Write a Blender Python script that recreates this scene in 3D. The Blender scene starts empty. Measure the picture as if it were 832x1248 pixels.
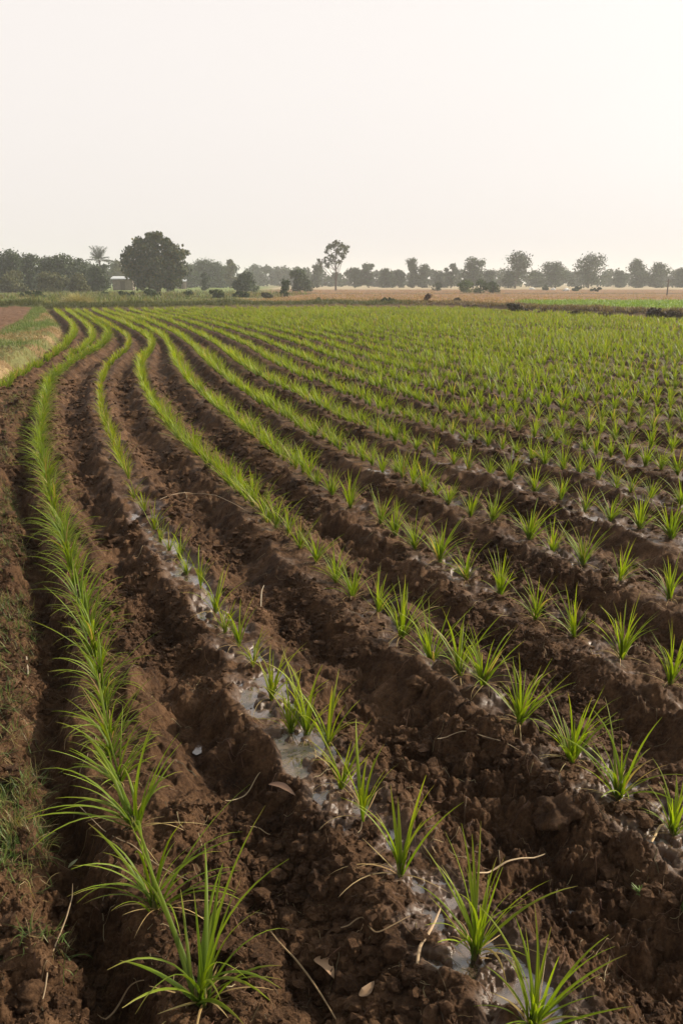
import bpy, math, random
import numpy as np
rng = np.random.default_rng(7)
random.seed(7)
scene = bpy.context.scene
COL = scene.collection
PI = math.pi

# ------------------------------------------------------------------ camera model (used to read real ground distances off the photograph)
F_PX, CAM_H, HORIZON = 1000.0, 1.6, 344.0
PITCH = math.atan((624 - HORIZON) / F_PX)
cp, sp = math.cos(PITCH), math.sin(PITCH)

def ground(px, py):
    u = (px - 416) / F_PX; v = (624 - py) / F_PX
    t = CAM_H / (sp - v * cp)
    return u * t, (cp + v * sp) * t

def z_at(Y, py):
    v = (624 - py) / F_PX
    return CAM_H + Y * (v * cp - sp) / (cp + v * sp)

def metres_per_px(Y):
    return (Y * cp + CAM_H * sp) / F_PX

def to_px(X, Y):
    zc = Y * cp + CAM_H * sp
    zc = np.maximum(zc, 0.05)
    yc = Y * sp - CAM_H * cp
    return 416 + F_PX * X / zc, 624 - F_PX * yc / zc

# ------------------------------------------------------------------ noise
def hsh(ix, iy, seed):
    h = (ix.astype(np.int64) * 374761393 + iy.astype(np.int64) * 668265263 + seed * 2147483) & 0xFFFFFFFF
    h = ((h ^ (h >> 13)) * 1274126177) & 0xFFFFFFFF
    h = ((h ^ (h >> 15)) * 2246822519) & 0xFFFFFFFF
    return ((h ^ (h >> 16)) & 0xFFFFFF) / float(0x1000000)

def vnoise(x, y, seed=0):
    ix = np.floor(x); iy = np.floor(y)
    fx = x - ix; fy = y - iy
    ix = ix.astype(np.int64); iy = iy.astype(np.int64)
    u = fx * fx * (3 - 2 * fx); v = fy * fy * (3 - 2 * fy)
    a = hsh(ix, iy, seed); b = hsh(ix + 1, iy, seed); c = hsh(ix, iy + 1, seed); d = hsh(ix + 1, iy + 1, seed)
    return (a * (1 - u) + b * u) * (1 - v) + (c * (1 - u) + d * u) * v

def fbm(x, y, octv=4, seed=0):
    s = np.zeros_like(x, dtype=float); a = 0.5; tot = 0
    for k in range(octv):
        s += a * vnoise(x * 2 ** k + 17.3 * k, y * 2 ** k - 9.1 * k, seed + k); tot += a; a *= 0.5
    return s / tot

def clods(x, y, s, seed, prob=0.75):
    wx = x / s + 0.55 * (vnoise(x / s * 1.7, y / s * 1.7, seed + 50) - .5)
    wy = y / s + 0.55 * (vnoise(x / s * 1.7 + 40, y / s * 1.7, seed + 51) - .5)
    ix = np.floor(wx).astype(np.int64); iy = np.floor(wy).astype(np.int64)
    out = np.zeros_like(wx)
    for dx in (-1, 0, 1):
        for dy in (-1, 0, 1):
            cx = ix + dx; cy = iy + dy
            r1 = hsh(cx, cy, seed); r2 = hsh(cx, cy, seed + 1); r3 = hsh(cx, cy, seed + 2)
            R = 0.28 + 0.42 * r3 * r3
            d2 = ((cx + r1 - wx) ** 2 + (cy + r2 - wy) ** 2) / (R * R)
            dome = R * np.sqrt(np.maximum(0, 1 - d2))
            dome = np.where(hsh(cx, cy, seed + 3) < prob, dome, 0)
            out = np.maximum(out, dome)
    return out * s

def sstep(a, b, x):
    t = np.clip((x - a) / (b - a), 0, 1)
    return t * t * (3 - 2 * t)

# ------------------------------------------------------------------ the crop rows, as ground curves X(Y)
TR = {
'zero': [(0,480),(20,467),(45,450),(65,438),(80,425),(91,413),(93,405),(88,397),(78,387),(68,380)],
'one': [(88,438),(95,434),(108,424),(115,416),(113,406),(105,397),(92,386),(80,379)],
'A': [(245,1225),(195,1123),(166,1022),(139,936),(119,816),(104.6,755),(86.5,697),(79,661),(63,618),(57,594),(50.5,550),(51,519),(61,471),(75,455),(92.6,442),(110,432),(127,422),(135,411),(130,403),(119,395),(105,386),(92,379)],
'B': [(650,1248),(575,1165),(490,1072),(445,1003),(415,960),(357,890),(329,853),(308,816),(290,789),(272,773),(262.5,750),(246,722),(226,699),(219,681),(195,659),(177,632),(155,586),(139,543),(124,508),(123,479),(127,458),(137.5,442),(156,429),(159,417),(148,406),(132,397),(115,387),(102,379)],
'C': [(820,1020),(752,972),(693,928),(635,885),(587,847),(560,826),(527,805),(490,780),(462,752),(432,729),(409,711),(386,690),(366,672),(320,630),(288,597),(245,561),(205,521),(188,497),(178,479),(171,458),(174.6,442),(185,429),(186,418),(170,405),(143,392),(125,384),(113,379)],
'D': [(815,841),(755,807),(698,777),(653,754),(607,729),(568,706),(536,686),(505,670),(482,655),(460,640),(430,620),(405,605),(386,593),(335,555),(306,534),(272,505),(234,471),(216,446),(210,430),(203,416),(180,400),(150,387),(126,379)],
'E': [(815,732),(755,710),(711,688),(673,672),(644,658),(596,638),(572,628),(546,616),(495,585),(440,561),(402,542),(373,528),(331,500),(297,479),(264,454),(245,435),(234,422),(210,405),(180,392),(142,379)],
'F': [(819,659),(781,645.5),(745,635.5),(711.5,625.5),(680,611.5),(654,599.5),(622,587.6),(594,581.5),(572,571.5),(552,565.6),(530,557.6),(508,547.6),(440,522),(370,487),(320,463),(290,443),(270,425),(240,407),(205,392),(160,379)],
}
YG = np.arange(0.0, 90.0, 0.05)
def curve(name):
    P = np.array([ground(*q) for q in TR[name]])
    P = P[np.argsort(P[:, 1])]
    X, Y = P[:, 0], P[:, 1]
    k = min(4, len(X) - 1)
    s0 = (X[k] - X[0]) / (Y[k] - Y[0]); s1 = (X[-1] - X[-3]) / (Y[-1] - Y[-3])
    xs = np.interp(YG, Y, X)
    xs = np.where(YG < Y[0], X[0] + (YG - Y[0]) * s0, xs)
    xs = np.where(YG > Y[-1], X[-1] + (YG - Y[-1]) * s1, xs)
    out = xs.copy()                                     # smoothing that widens with distance
    for w, y0 in ((5, 1.5), (11, 4), (25, 9), (45, 18)):
        pad = np.pad(xs, w, mode='reflect', reflect_type='odd')
        ker = np.hanning(2 * w + 3)[1:-1]; ker /= ker.sum()
        sm = np.convolve(pad, ker, 'valid')
        out = np.where(YG > y0, out + (sm - out) * sstep(y0, y0 * 1.4, YG), out)
    return out
cur = {k: curve(k) for k in TR}
a0 = cur['A'] - 0.95
wz = sstep(10.0, 13.0, YG)
cur['zero'] = cur['zero'] * wz + a0 * (1 - wz)
cur['one'] = np.where(YG < 19, cur['zero'] * .5 + cur['A'] * .5, cur['one'])
ROWS = [cur['zero'], cur['one'], cur['A'], cur['B'], cur['C'], cur['D'], cur['E'], cur['F']]
Fc = cur['F']
sF = (Fc[120] - Fc[100]) / 1.0
sF0 = -0.47
def shiftF(k):
    q = YG - 0.28 * k
    x = np.interp(q, YG, Fc)
    x = np.where(q < 5.0, np.interp(5.0, YG, Fc) + (q - 5.0) * sF0, x)
    return x + 0.66 * k
for k in range(1, 58):
    ROWS.append(shiftF(k))
for i in range(1, len(ROWS)):                            # keep the rows from crossing
    ROWS[i] = np.maximum(ROWS[i], ROWS[i - 1] + 0.22)
ROWS = np.array(ROWS)

EDGE_PX = np.array([(-400,392),(0,380),(65,379),(200,377),(416,374.4),(560,375.6),(640,380),(700,383),(832,389),(1100,401)])
def edge_py(px):
    return np.interp(px, EDGE_PX[:, 0], EDGE_PX[:, 1])

def rowcoord(X, Y):
    lo = np.full(X.shape, -1e9); hi = np.full(X.shape, 1e9); idx = np.full(X.shape, -1)
    for i in range(len(ROWS)):
        if i == 1: continue
        xi = np.interp(Y, YG, ROWS[i])
        m = X >= xi
        lo = np.where(m, xi, lo); idx = np.where(m, i, idx)
        hi = np.where(~m & (hi > 1e8), xi, hi)
    return idx, lo, hi

def profile(d):
    return -0.092 * sstep(.17, .44, d) + .012 * np.exp(-((d - .18) / .05) ** 2)

PUDDLES = []      # (row index, near Y, far Y, threshold)
PUD = {3: [(0.8, 2.6, .53), (2.6, 6.0, .475)], 4: [(1.0, 2.6, .58), (2.6, 5.5, .68)], 5: [(1.5, 6, .66)], 6: [(2, 7.2, .64)], 7: [(3, 7.4, .56)], 8: [(3, 9.0, .56)], 9: [(3, 9.0, .64)]}
FURP = [ground(240, 886), ground(395, 818), ground(545, 1012), ground(700, 1082), ground(520, 960)]
BENCH_LEVEL, FURROW_LEVEL = -0.010, -0.092

def terrain(X, Y, detail=True):
    X = np.asarray(X, float); Y = np.asarray(Y, float)
    r = np.hypot(X, Y)
    wx = X + .045 * (vnoise(X * 3.1, Y * 3.1, 5) - .5) * 2 + .03 * (vnoise(X * 11, Y * 11, 6) - .5) * 2
    idx, lo, hi = rowcoord(wx, Y)
    inside = (idx >= 0) & (hi < 1e8)
    gap = np.where(inside, hi - lo, 1)
    f = np.where(inside, (wx - lo) / gap, 0.5)
    d = np.minimum(f, 1 - f)
    h = profile(d)
    # the extra row that starts between the first two, far away
    x1 = np.interp(Y, YG, ROWS[1]); g0 = inside & (idx == 0)
    m0 = g0 & (wx < x1); m1 = g0 & (wx >= x1)
    f1 = np.where(m0, (wx - lo) / np.maximum(x1 - lo, .05), np.where(m1, (wx - x1) / np.maximum(hi - x1, .05), 0))
    d1 = np.minimum(f1, 1 - f1)
    bl = sstep(17, 19.5, Y)
    h = np.where(g0, h * (1 - bl) + bl * profile(d1), h)
    # left of row A near the camera: narrow furrow and a weedy verge
    sl = np.interp(Y, YG, np.gradient(ROWS[2], YG)); ca = 1 / np.sqrt(1 + sl ** 2)
    xa = np.interp(Y, YG, ROWS[2]); da = (xa - wx) * ca
    hv = .01 * np.exp(-((da - .06) / .04) ** 2) - .14 * sstep(.07, .18, da) + .15 * sstep(.22, .34, da) + .03 * sstep(.4, .8, da)
    near = 1 - sstep(11.5, 15, Y)
    leftm = wx < xa
    h = np.where(leftm & (idx <= 0), h * (1 - near) + near * hv, h)
    x0 = np.interp(Y, YG, ROWS[0])
    s0 = np.interp(Y, YG, np.gradient(ROWS[0], YG)); c0 = 1 / np.sqrt(1 + s0 ** 2)
    d0 = (x0 - wx) * c0
    hl = -.14 * sstep(.12, .25, d0) + .26 * sstep(.35, .75, d0)
    far_left = (wx < x0)
    h = np.where(far_left, hl * (1 - near) + near * hv, h)
    px, py = to_px(X, np.maximum(Y, .01))
    e = edge_py(px)
    beyond = (py < e + 0.0) | (Y < 0.01)
    fm = sstep(-1.2, 1.0, py - e) * (Y > 0.01)
    fm = np.where(far_left & (d0 > .6), 0, fm)
    fm = np.where(r > 80, 0, fm)
    behind = Y <= 0.3
    h = np.where(behind, 0, h)
    # headland bund along the field edge (about 0.25 m high)
    bund = .28 * np.exp(-((py - e + 1.2) / 1.3) ** 2) * (Y > 20)
    inner = (~far_left) | (d0 < .6)
    h = np.where(Y > 20, h * np.where(inner, sstep(-.5, 1.2, py - e), 1) + bund * (.75 + .6 * vnoise(X * .8, Y * .8, 77)), h)
    rough = np.where(inside, .55 + .45 * sstep(.10, .28, d), 1.0)
    rough = np.where(leftm & (idx <= 0), .5 + .5 * sstep(.06, .15, np.abs(da)), rough)
    dd = d
    pm = np.zeros_like(X); wetm = np.zeros_like(X)
    nearest = np.where(f < .5, idx, idx + 1)
    pn = fbm(X * 13, Y * 13, 5, 31) * .75 + .25 * vnoise(X * 2.2, Y * 2.2, 36)
    for k, segs in PUD.items():
        for (ya, yb, th) in segs:
            m = inside & (nearest == k) & (Y > ya) & (Y < yb) & (d < .3)
            pm = np.where(m, np.maximum(pm, sstep(th, th + .07, pn) * (1 - sstep(.10, .17, d))), pm)
            wetm = np.where(m, np.maximum(wetm, sstep(th - .13, th, pn + .02) * (1 - sstep(.10, .22, d))), wetm)
    fp = np.zeros_like(X)
    for (fx, fy) in FURP:
        q = np.hypot((X - fx) / .014, (Y - fy) / .030)
        fp = np.maximum(fp, (1 - sstep(.5, 1.3, q)) * sstep(.38, .5, pn) * sstep(.2, .35, d))
    wetm = np.maximum(wetm, fp)
    base_wet = np.where(inside & (nearest >= 3), .35 * (1 - sstep(.1, .25, d)), 0)
    wetm = np.maximum(wetm, base_wet * sstep(.4, .6, pn))
    rough = rough * (1 - .8 * np.maximum(pm, wetm * .6))
    h = h + rough * (.042 + .03 * sstep(5, 12, r)) * (fbm(X * 3.2, Y * 3.2, 3, 3) - .5) * 2
    if detail:
        soil = (r < 70)
        lim = 480
        for s, amp, sd in ((.15, .45, 100), (.070, .75, 110), (.034, .95, 120), (.018, 1.05, 130), (.0095, 1.0, 140)):
            m = soil & (r < s * lim)
            if m.any():
                c = clods(X[m], Y[m], s, sd)
                fade = 1 - sstep(s * lim * .6, s * lim, r[m])
                pat = .45 + .8 * sstep(.35, .65, vnoise(X[m] * 1.6 + sd, Y[m] * 1.6, sd + 9))
                h[m] += c * amp * rough[m] * fade * pat
        m = r < 12
        h[m] += rough[m] * .015 * (fbm(X[m] * 26, Y[m] * 26, 4, 9) - .5)
        m = r < 5
        h[m] += rough[m] * .008 * (fbm(X[m] * 110, Y[m] * 110, 3, 19) - .5)
    h = h - .020 * pm - .016 * fp
    return h, dict(idx=idx, d=d, f=f, inside=inside, pm=pm, fp=fp, wet=wetm, fm=fm, px=px, py=py, e=e, far_left=far_left, d0=d0, da=da, near=near, r=r, leftm=leftm, gap=gap)

def hz(x, y):
    return terrain(np.atleast_1d(np.asarray(x, float)), np.atleast_1d(np.asarray(y, float)))[0]

# ------------------------------------------------------------------ materials
def new_mat(name):
    m = bpy.data.materials.new(name); m.use_nodes = True
    nt = m.node_tree; nt.nodes.clear()
    out = nt.nodes.new('ShaderNodeOutputMaterial')
    return m, nt, out

def N(nt, t, **kw):
    n = nt.nodes.new(t)
    for k, v in kw.items():
        if k in n.inputs.keys() if isinstance(k, str) else False: n.inputs[k].default_value = v
        else: setattr(n, k, v)
    return n

def noise(nt, vec, scale, detail=5, rough=.6):
    n = nt.nodes.new('ShaderNodeTexNoise'); n.inputs['Scale'].default_value = scale
    n.inputs['Detail'].default_value = detail; n.inputs['Roughness'].default_value = rough
    nt.links.new(vec, n.inputs['Vector']); return n

def ramp(nt, fac, stops):
    r = nt.nodes.new('ShaderNodeValToRGB')
    els = r.color_ramp.elements
    while len(els) < len(stops): els.new(.5)
    for e_, (p, c) in zip(els, stops): e_.position = p; e_.color = (*c, 1)
    nt.links.new(fac, r.inputs['Fac']); return r

def mixc(nt, fac, a, b, mode='MIX'):
    m = nt.nodes.new('ShaderNodeMix'); m.data_type = 'RGBA'; m.blend_type = mode
    for sock, v in ((m.inputs['Factor'], fac), (m.inputs['A'], a), (m.inputs['B'], b)):
        if hasattr(v, 'links') or hasattr(v, 'is_linked'): nt.links.new(v, sock)
        elif isinstance(v, (int, float)): sock.default_value = v
        else: sock.default_value = (*v, 1)
    return m.outputs['Result']

def math_(nt, op, a, b=0.0, clamp=False):
    m = nt.nodes.new('ShaderNodeMath'); m.operation = op; m.use_clamp = clamp
    for sock, v in ((m.inputs[0], a), (m.inputs[1], b)):
        if hasattr(v, 'is_linked'): nt.links.new(v, sock)
        else: sock.default_value = v
    return m.outputs[0]

def soil_material(name, use_attr):
    m, nt, out = new_mat(name)
    geo = nt.nodes.new('ShaderNodeNewGeometry'); pos = geo.outputs['Position']
    n1 = noise(nt, pos, 1.3, 4); n2 = noise(nt, pos, 9, 8, .72); n3 = noise(nt, pos, 95, 6, .7); n4 = noise(nt, pos, 420, 4, .6)
    f = math_(nt, 'ADD', math_(nt, 'MULTIPLY', n1.outputs['Fac'], .22), math_(nt, 'ADD', math_(nt, 'MULTIPLY', n2.outputs['Fac'], .48), math_(nt, 'MULTIPLY', n3.outputs['Fac'], .3)))
    c = ramp(nt, f, [(.37, (.015, .0072, .0034)), (.46, (.050, .0250, .0118)), (.55, (.108, .0580, .0285)), (.66, (.22, .130, .072))]).outputs['Color']
    ps = nt.nodes.new('ShaderNodeBsdfPrincipled')
    if use_attr:
        at = nt.nodes.new('ShaderNodeAttribute'); at.attribute_name = 'zone'
        wt = nt.nodes.new('ShaderNodeAttribute'); wt.attribute_name = 'wet'
        fm = nt.nodes.new('ShaderNodeAttribute'); fm.attribute_name = 'fieldmask'
        zc = mixc(nt, 1.0, at.outputs['Color'], ramp(nt, n2.outputs['Fac'], [(.3, (.72, .72, .72)), (.7, (1.25, 1.25, 1.25))]).outputs['Color'], 'MULTIPLY')
        wetcol = mixc(nt, n2.outputs['Fac'], (.045, .024, .014), (.125, .076, .048))
        c2 = mixc(nt, math_(nt, 'MULTIPLY', wt.outputs['Fac'], .75), c, wetcol)
        c = mixc(nt, fm.outputs['Fac'], zc, c2)
        wr = math_(nt, 'SUBTRACT', .78, math_(nt, 'MULTIPLY', math_(nt, 'MULTIPLY', wt.outputs['Fac'], math_(nt, 'ADD', n2.outputs['Fac'], .25)), .62), True)
        nt.links.new(wr, ps.inputs['Roughness'])
    else:
        ps.inputs['Roughness'].default_value = .8
    nt.links.new(c, ps.inputs['Base Color'])
    ps.inputs['Specular IOR Level'].default_value = .16
    if use_attr: nt.links.new(math_(nt, 'ADD', .14, math_(nt, 'MULTIPLY', wt.outputs['Fac'], .30)), ps.inputs['Specular IOR Level'])
    b = nt.nodes.new('ShaderNodeBump'); b.inputs['Strength'].default_value = 1.0; b.inputs['Distance'].default_value = .011
    hh = math_(nt, 'ADD', n3.outputs['Fac'], math_(nt, 'MULTIPLY', n4.outputs['Fac'], .35))
    nt.links.new(hh, b.inputs['Height']); nt.links.new(b.outputs['Normal'], ps.inputs['Normal'])
    if use_attr:
        st = math_(nt, 'SUBTRACT', .85, math_(nt, 'MULTIPLY', wt.outputs['Fac'], .6), True)
        nt.links.new(st, b.inputs['Strength'])
    nt.links.new(ps.outputs[0], out.inputs['Surface'])
    return m

def leaf_material(name, trans=.38, rough=.42, gain=1.0):
    m, nt, out = new_mat(name)
    at = nt.nodes.new('ShaderNodeAttribute'); at.attribute_name = 'col'
    ps = nt.nodes.new('ShaderNodeBsdfPrincipled'); ps.inputs['Roughness'].default_value = rough
    ps.inputs['Specular IOR Level'].default_value = .4
    tr = nt.nodes.new('ShaderNodeBsdfTranslucent')
    tc = mixc(nt, 1.0, at.outputs['Color'], (1.5, 1.45, .6), 'MULTIPLY')
    nt.links.new(at.outputs['Color'], ps.inputs['Base Color']); nt.links.new(tc, tr.inputs['Color'])
    mx = nt.nodes.new('ShaderNodeMixShader'); mx.inputs[0].default_value = trans
    nt.links.new(ps.outputs[0], mx.inputs[1]); nt.links.new(tr.outputs[0], mx.inputs[2])
    nt.links.new(mx.outputs[0], out.inputs['Surface'])
    return m

def plain_material(name, c1, c2, scale=6, rough=.8, bump=.01, metallic=0, spec=.4):
    m, nt, out = new_mat(name)
    tc = nt.nodes.new('ShaderNodeTexCoord'); v = tc.outputs['Object']
    n = noise(nt, v, scale, 6, .65)
    c = ramp(nt, n.outputs['Fac'], [(.3, c1), (.7, c2)])
    ps = nt.nodes.new('ShaderNodeBsdfPrincipled'); ps.inputs['Roughness'].default_value = rough
    ps.inputs['Metallic'].default_value = metallic; ps.inputs['Specular IOR Level'].default_value = spec
    nt.links.new(c.outputs['Color'], ps.inputs['Base Color'])
    b = nt.nodes.new('ShaderNodeBump'); b.inputs['Distance'].default_value = bump; b.inputs['Strength'].default_value = .7
    nt.links.new(n.outputs['Fac'], b.inputs['Height']); nt.links.new(b.outputs['Normal'], ps.inputs['Normal'])
    nt.links.new(ps.outputs[0], out.inputs['Surface'])
    return m

M_GROUND = soil_material('field_ground', True)
M_CLOD = soil_material('soil_clod', False)
M_RICE = leaf_material('rice_leaf', .48, .52)
M_DRY = leaf_material('dry_leaf', .25, .6)
M_GRASS = leaf_material('weed_grass', .35, .5)
M_CROWN = leaf_material('tree_leaves', .12, .7)
M_BARK = plain_material('bark', (.06, .045, .035), (.13, .10, .075), 3, .9, .02)
M_ROOF = plain_material('zinc_roof', (.42, .45, .47), (.55, .58, .60), 1.5, .45, .003, .3)
M_WALL = plain_material('weathered_boards', (.14, .11, .085), (.24, .20, .16), 2.5, .85, .01)
M_POST = plain_material('old_timber', (.08, .065, .05), (.15, .12, .1), 5, .9, .01)
M_CLOTH = plain_material('white_sheeting', (.62, .62, .60), (.78, .78, .75), 3, .6, .01)

def water_material():
    m, nt, out = new_mat('muddy_water')
    geo = nt.nodes.new('ShaderNodeNewGeometry')
    n = noise(nt, geo.outputs['Position'], 30, 3)
    c = ramp(nt, n.outputs['Fac'], [(.35, (.045, .029, .019)), (.62, (.15, .105, .076))])
    ps = nt.nodes.new('ShaderNodeBsdfPrincipled'); ps.inputs['Roughness'].default_value = .10
    n9 = noise(nt, geo.outputs['Position'], 22, 4); nt.links.new(ramp(nt, n9.outputs['Fac'], [(.42, (.07, .07, .07)), (.60, (.42, .42, .42))]).outputs['Color'], ps.inputs['Roughness'])
    ps.inputs['IOR'].default_value = 2.2; ps.inputs['Specular IOR Level'].default_value = .8
    nt.links.new(c.outputs['Color'], ps.inputs['Base Color'])
    b = nt.nodes.new('ShaderNodeBump'); b.inputs['Distance'].default_value = .002; b.inputs['Strength'].default_value = .25
    nt.links.new(n.outputs['Fac'], b.inputs['Height']); nt.links.new(b.outputs['Normal'], ps.inputs['Normal'])
    nt.links.new(ps.outputs[0], out.inputs['Surface']); return m
M_WATER = water_material()

# ------------------------------------------------------------------ mesh and object helpers
def mesh_np(name, V, Fq, mat, col=None, smooth=True, extra=None):
    V = np.ascontiguousarray(V, dtype=np.float32).reshape(-1, 3); Fq = np.ascontiguousarray(Fq, dtype=np.int32)
    k = Fq.shape[1]
    me = bpy.data.meshes.new(name)
    me.vertices.add(len(V)); me.vertices.foreach_set('co', V.ravel())
    me.loops.add(Fq.size); me.loops.foreach_set('vertex_index', Fq.ravel())
    me.polygons.add(len(Fq)); me.polygons.foreach_set('loop_start', np.arange(0, Fq.size, k, dtype=np.int32))
    me.polygons.foreach_set('use_smooth', np.full(len(Fq), smooth, dtype=bool))
    me.update(calc_edges=True)
    if col is not None:
        a = me.attributes.new('col', 'FLOAT_COLOR', 'POINT')
        c = np.ones((len(V), 4), np.float32); c[:, :3] = np.asarray(col).reshape(-1, 3)
        a.data.foreach_set('color', c.ravel())
    for nm, arr in (extra or {}).items():
        arr = np.asarray(arr, np.float32)
        if arr.ndim == 2:
            a = me.attributes.new(nm, 'FLOAT_COLOR', 'POINT'); c = np.ones((len(V), 4), np.float32); c[:, :3] = arr
            a.data.foreach_set('color', c.ravel())
        else:
            a = me.attributes.new(nm, 'FLOAT', 'POINT'); a.data.foreach_set('value', arr.ravel())
    me.materials.append(mat)
    return me

def link(name, me, parent=None, loc=(0, 0, 0), rz=0):
    o = bpy.data.objects.new(name, me); COL.objects.link(o)
    o.location = loc; o.rotation_euler = (0, 0, rz)
    if parent: o.parent = parent
    return o

def tag(o, label=None, cat=None, group=None, kind=None):
    if label: o['label'] = label
    if cat: o['category'] = cat
    if group: o['group'] = group
    if kind: o['kind'] = kind
    return o

def empty(name, loc, rz=0, s=1):
    o = bpy.data.objects.new(name, None); COL.objects.link(o); o.empty_display_size = .1
    o.location = loc; o.rotation_euler = (0, 0, rz); o.scale = (s, s, s); return o

def join(parts):
    Vs, Fs, Cs, off = [], [], [], 0
    for (V, Fq, C) in parts:
        V = V.reshape(-1, 3); Vs.append(V); Fs.append(Fq + off); Cs.append(C.reshape(-1, 3)); off += len(V)
    return np.concatenate(Vs), np.concatenate(Fs), np.concatenate(Cs)

def blades(base, L, w, az, e0, bend, nseg, cb, ct, k=3, curl=.3, fold=.22, roll=.4, tip=None, pw=1.5, rg=None):
    """n tapering leaf ribbons: base (n,3), everything else (n,) or colour (n,3)"""
    rg = rg or rng
    n = len(base); t = np.linspace(0, 1, nseg + 1)[None, :]
    L = np.broadcast_to(L, (n,)).astype(float); w = np.broadcast_to(w, (n,)).astype(float)
    el = e0[:, None] - bend[:, None] * t ** pw
    a = az[:, None] + (rg.uniform(-1, 1, n) * curl)[:, None] * t
    tx, ty, tz = np.cos(el) * np.cos(a), np.cos(el) * np.sin(a), np.sin(el)
    ds = (L / nseg)[:, None]
    def cum(q):
        c = np.zeros_like(q); c[:, 1:] = np.cumsum((q[:, 1:] + q[:, :-1]) * .5 * ds, axis=1); return c
    P = np.stack([cum(tx), cum(ty), cum(tz)], -1) + base[:, None, :]
    T = np.stack([tx, ty, tz], -1)
    S = np.stack([-np.sin(a), np.cos(a), 0 * a], -1)
    Nn = np.cross(S, T)
    ro = (rg.uniform(-1, 1, n) * roll)[:, None] * (.3 + t)
    S2 = S * np.cos(ro)[..., None] + Nn * np.sin(ro)[..., None]; N2 = np.cross(S2, T)
    prof = np.minimum(1, .45 + t * 2.6) * np.clip(1 - t, 0.015, 1) ** .62
    W = (w[:, None] * .5 * prof)[..., None]
    if k == 3:
        ring = np.stack([P - S2 * W, P - N2 * W * fold * 2, P + S2 * W], 2)
    else:
        ring = np.stack([P - S2 * W, P + S2 * W], 2)
    cb = np.broadcast_to(cb, (n, 3)); ct = np.broadcast_to(ct, (n, 3))
    tt = t[..., None]
    C = cb[:, None, :] * (1 - tt) + ct[:, None, :] * tt
    if tip is not None:
        tipm = sstep(.8, 1.0, tt) * np.broadcast_to(tip, (n,))[:, None, None]
        C = C * (1 - tipm) + np.array([.30, .22, .07]) * tipm
    C = np.repeat(C[:, :, None, :], k, 2)
    v = np.arange(n * (nseg + 1) * k).reshape(n, nseg + 1, k)
    q = np.stack([v[:, :-1, :-1], v[:, :-1, 1:], v[:, 1:, 1:], v[:, 1:, :-1]], -1).reshape(-1, 4)
    return ring.reshape(-1, 3), q, C.reshape(-1, 3)

def tube(pts, rad, ns=7, col=(.1, .08, .06)):
    pts = np.asarray(pts, float); rad = np.broadcast_to(rad, (len(pts),))
    T = np.gradient(pts, axis=0); T /= np.linalg.norm(T, axis=1)[:, None] + 1e-9
    up = np.array([0.31, .95, .05]); A = np.cross(T, up); A /= np.linalg.norm(A, axis=1)[:, None] + 1e-9
    B = np.cross(T, A); th = np.arange(ns) * 2 * PI / ns
    V = pts[:, None] + rad[:, None, None] * (A[:, None] * np.cos(th)[None, :, None] + B[:, None] * np.sin(th)[None, :, None])
    v = np.arange(len(pts) * ns).reshape(len(pts), ns); nx = np.roll(v, -1, 1)
    q = np.stack([v[:-1], nx[:-1], nx[1:], v[1:]], -1).reshape(-1, 4)
    V = V.reshape(-1, 3)
    c0 = len(V); V = np.vstack([V, pts[-1] + T[-1] * rad[-1] * .5])
    caps = np.array([[v[-1, i], v[-1, (i + 1) % ns], c0, c0] for i in range(ns)])
    caps = caps[:, [0, 1, 2]]
    q = np.vstack([q, np.array([[v[-1, i], v[-1, (i + 1) % ns], v[-1, (i + 2) % ns], v[-1, (i + 2) % ns]] for i in range(0)]).reshape(-1, 4).astype(int)]) if False else q
    # close the end with quads that fan through the tip vertex pairs
    fan = np.array([[v[-1, i], v[-1, (i + 1) % ns], v[-1, (i + 2) % ns], c0] for i in range(0, ns - 1, 2)])
    q = np.vstack([q, fan])
    return V, q, np.broadcast_to(np.array(col), (len(V), 3)).copy()

def boxes(lst, col=(.5, .5, .5)):
    Vs, Fs = [], []
    for i, (x0, y0, z0, x1, y1, z1) in enumerate(lst):
        Vs.append(np.array([(x0, y0, z0), (x1, y0, z0), (x1, y1, z0), (x0, y1, z0), (x0, y0, z1), (x1, y0, z1), (x1, y1, z1), (x0, y1, z1)], float))
        Fs.append(np.array([(3, 2, 1, 0), (4, 5, 6, 7), (0, 1, 5, 4), (1, 2, 6, 5), (2, 3, 7, 6), (3, 0, 4, 7)]) + 8 * i)
    V = np.concatenate(Vs); return V, np.concatenate(Fs), np.broadcast_to(np.array(col), (len(V), 3)).copy()

def vary(c, n, a=.15, rg=None):
    rg = rg or rng
    return np.array(c)[None, :] * (1 + rg.uniform(-a, a, (n, 1))) * (1 + rg.uniform(-a * .35, a * .35, (n, 3)))

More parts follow.
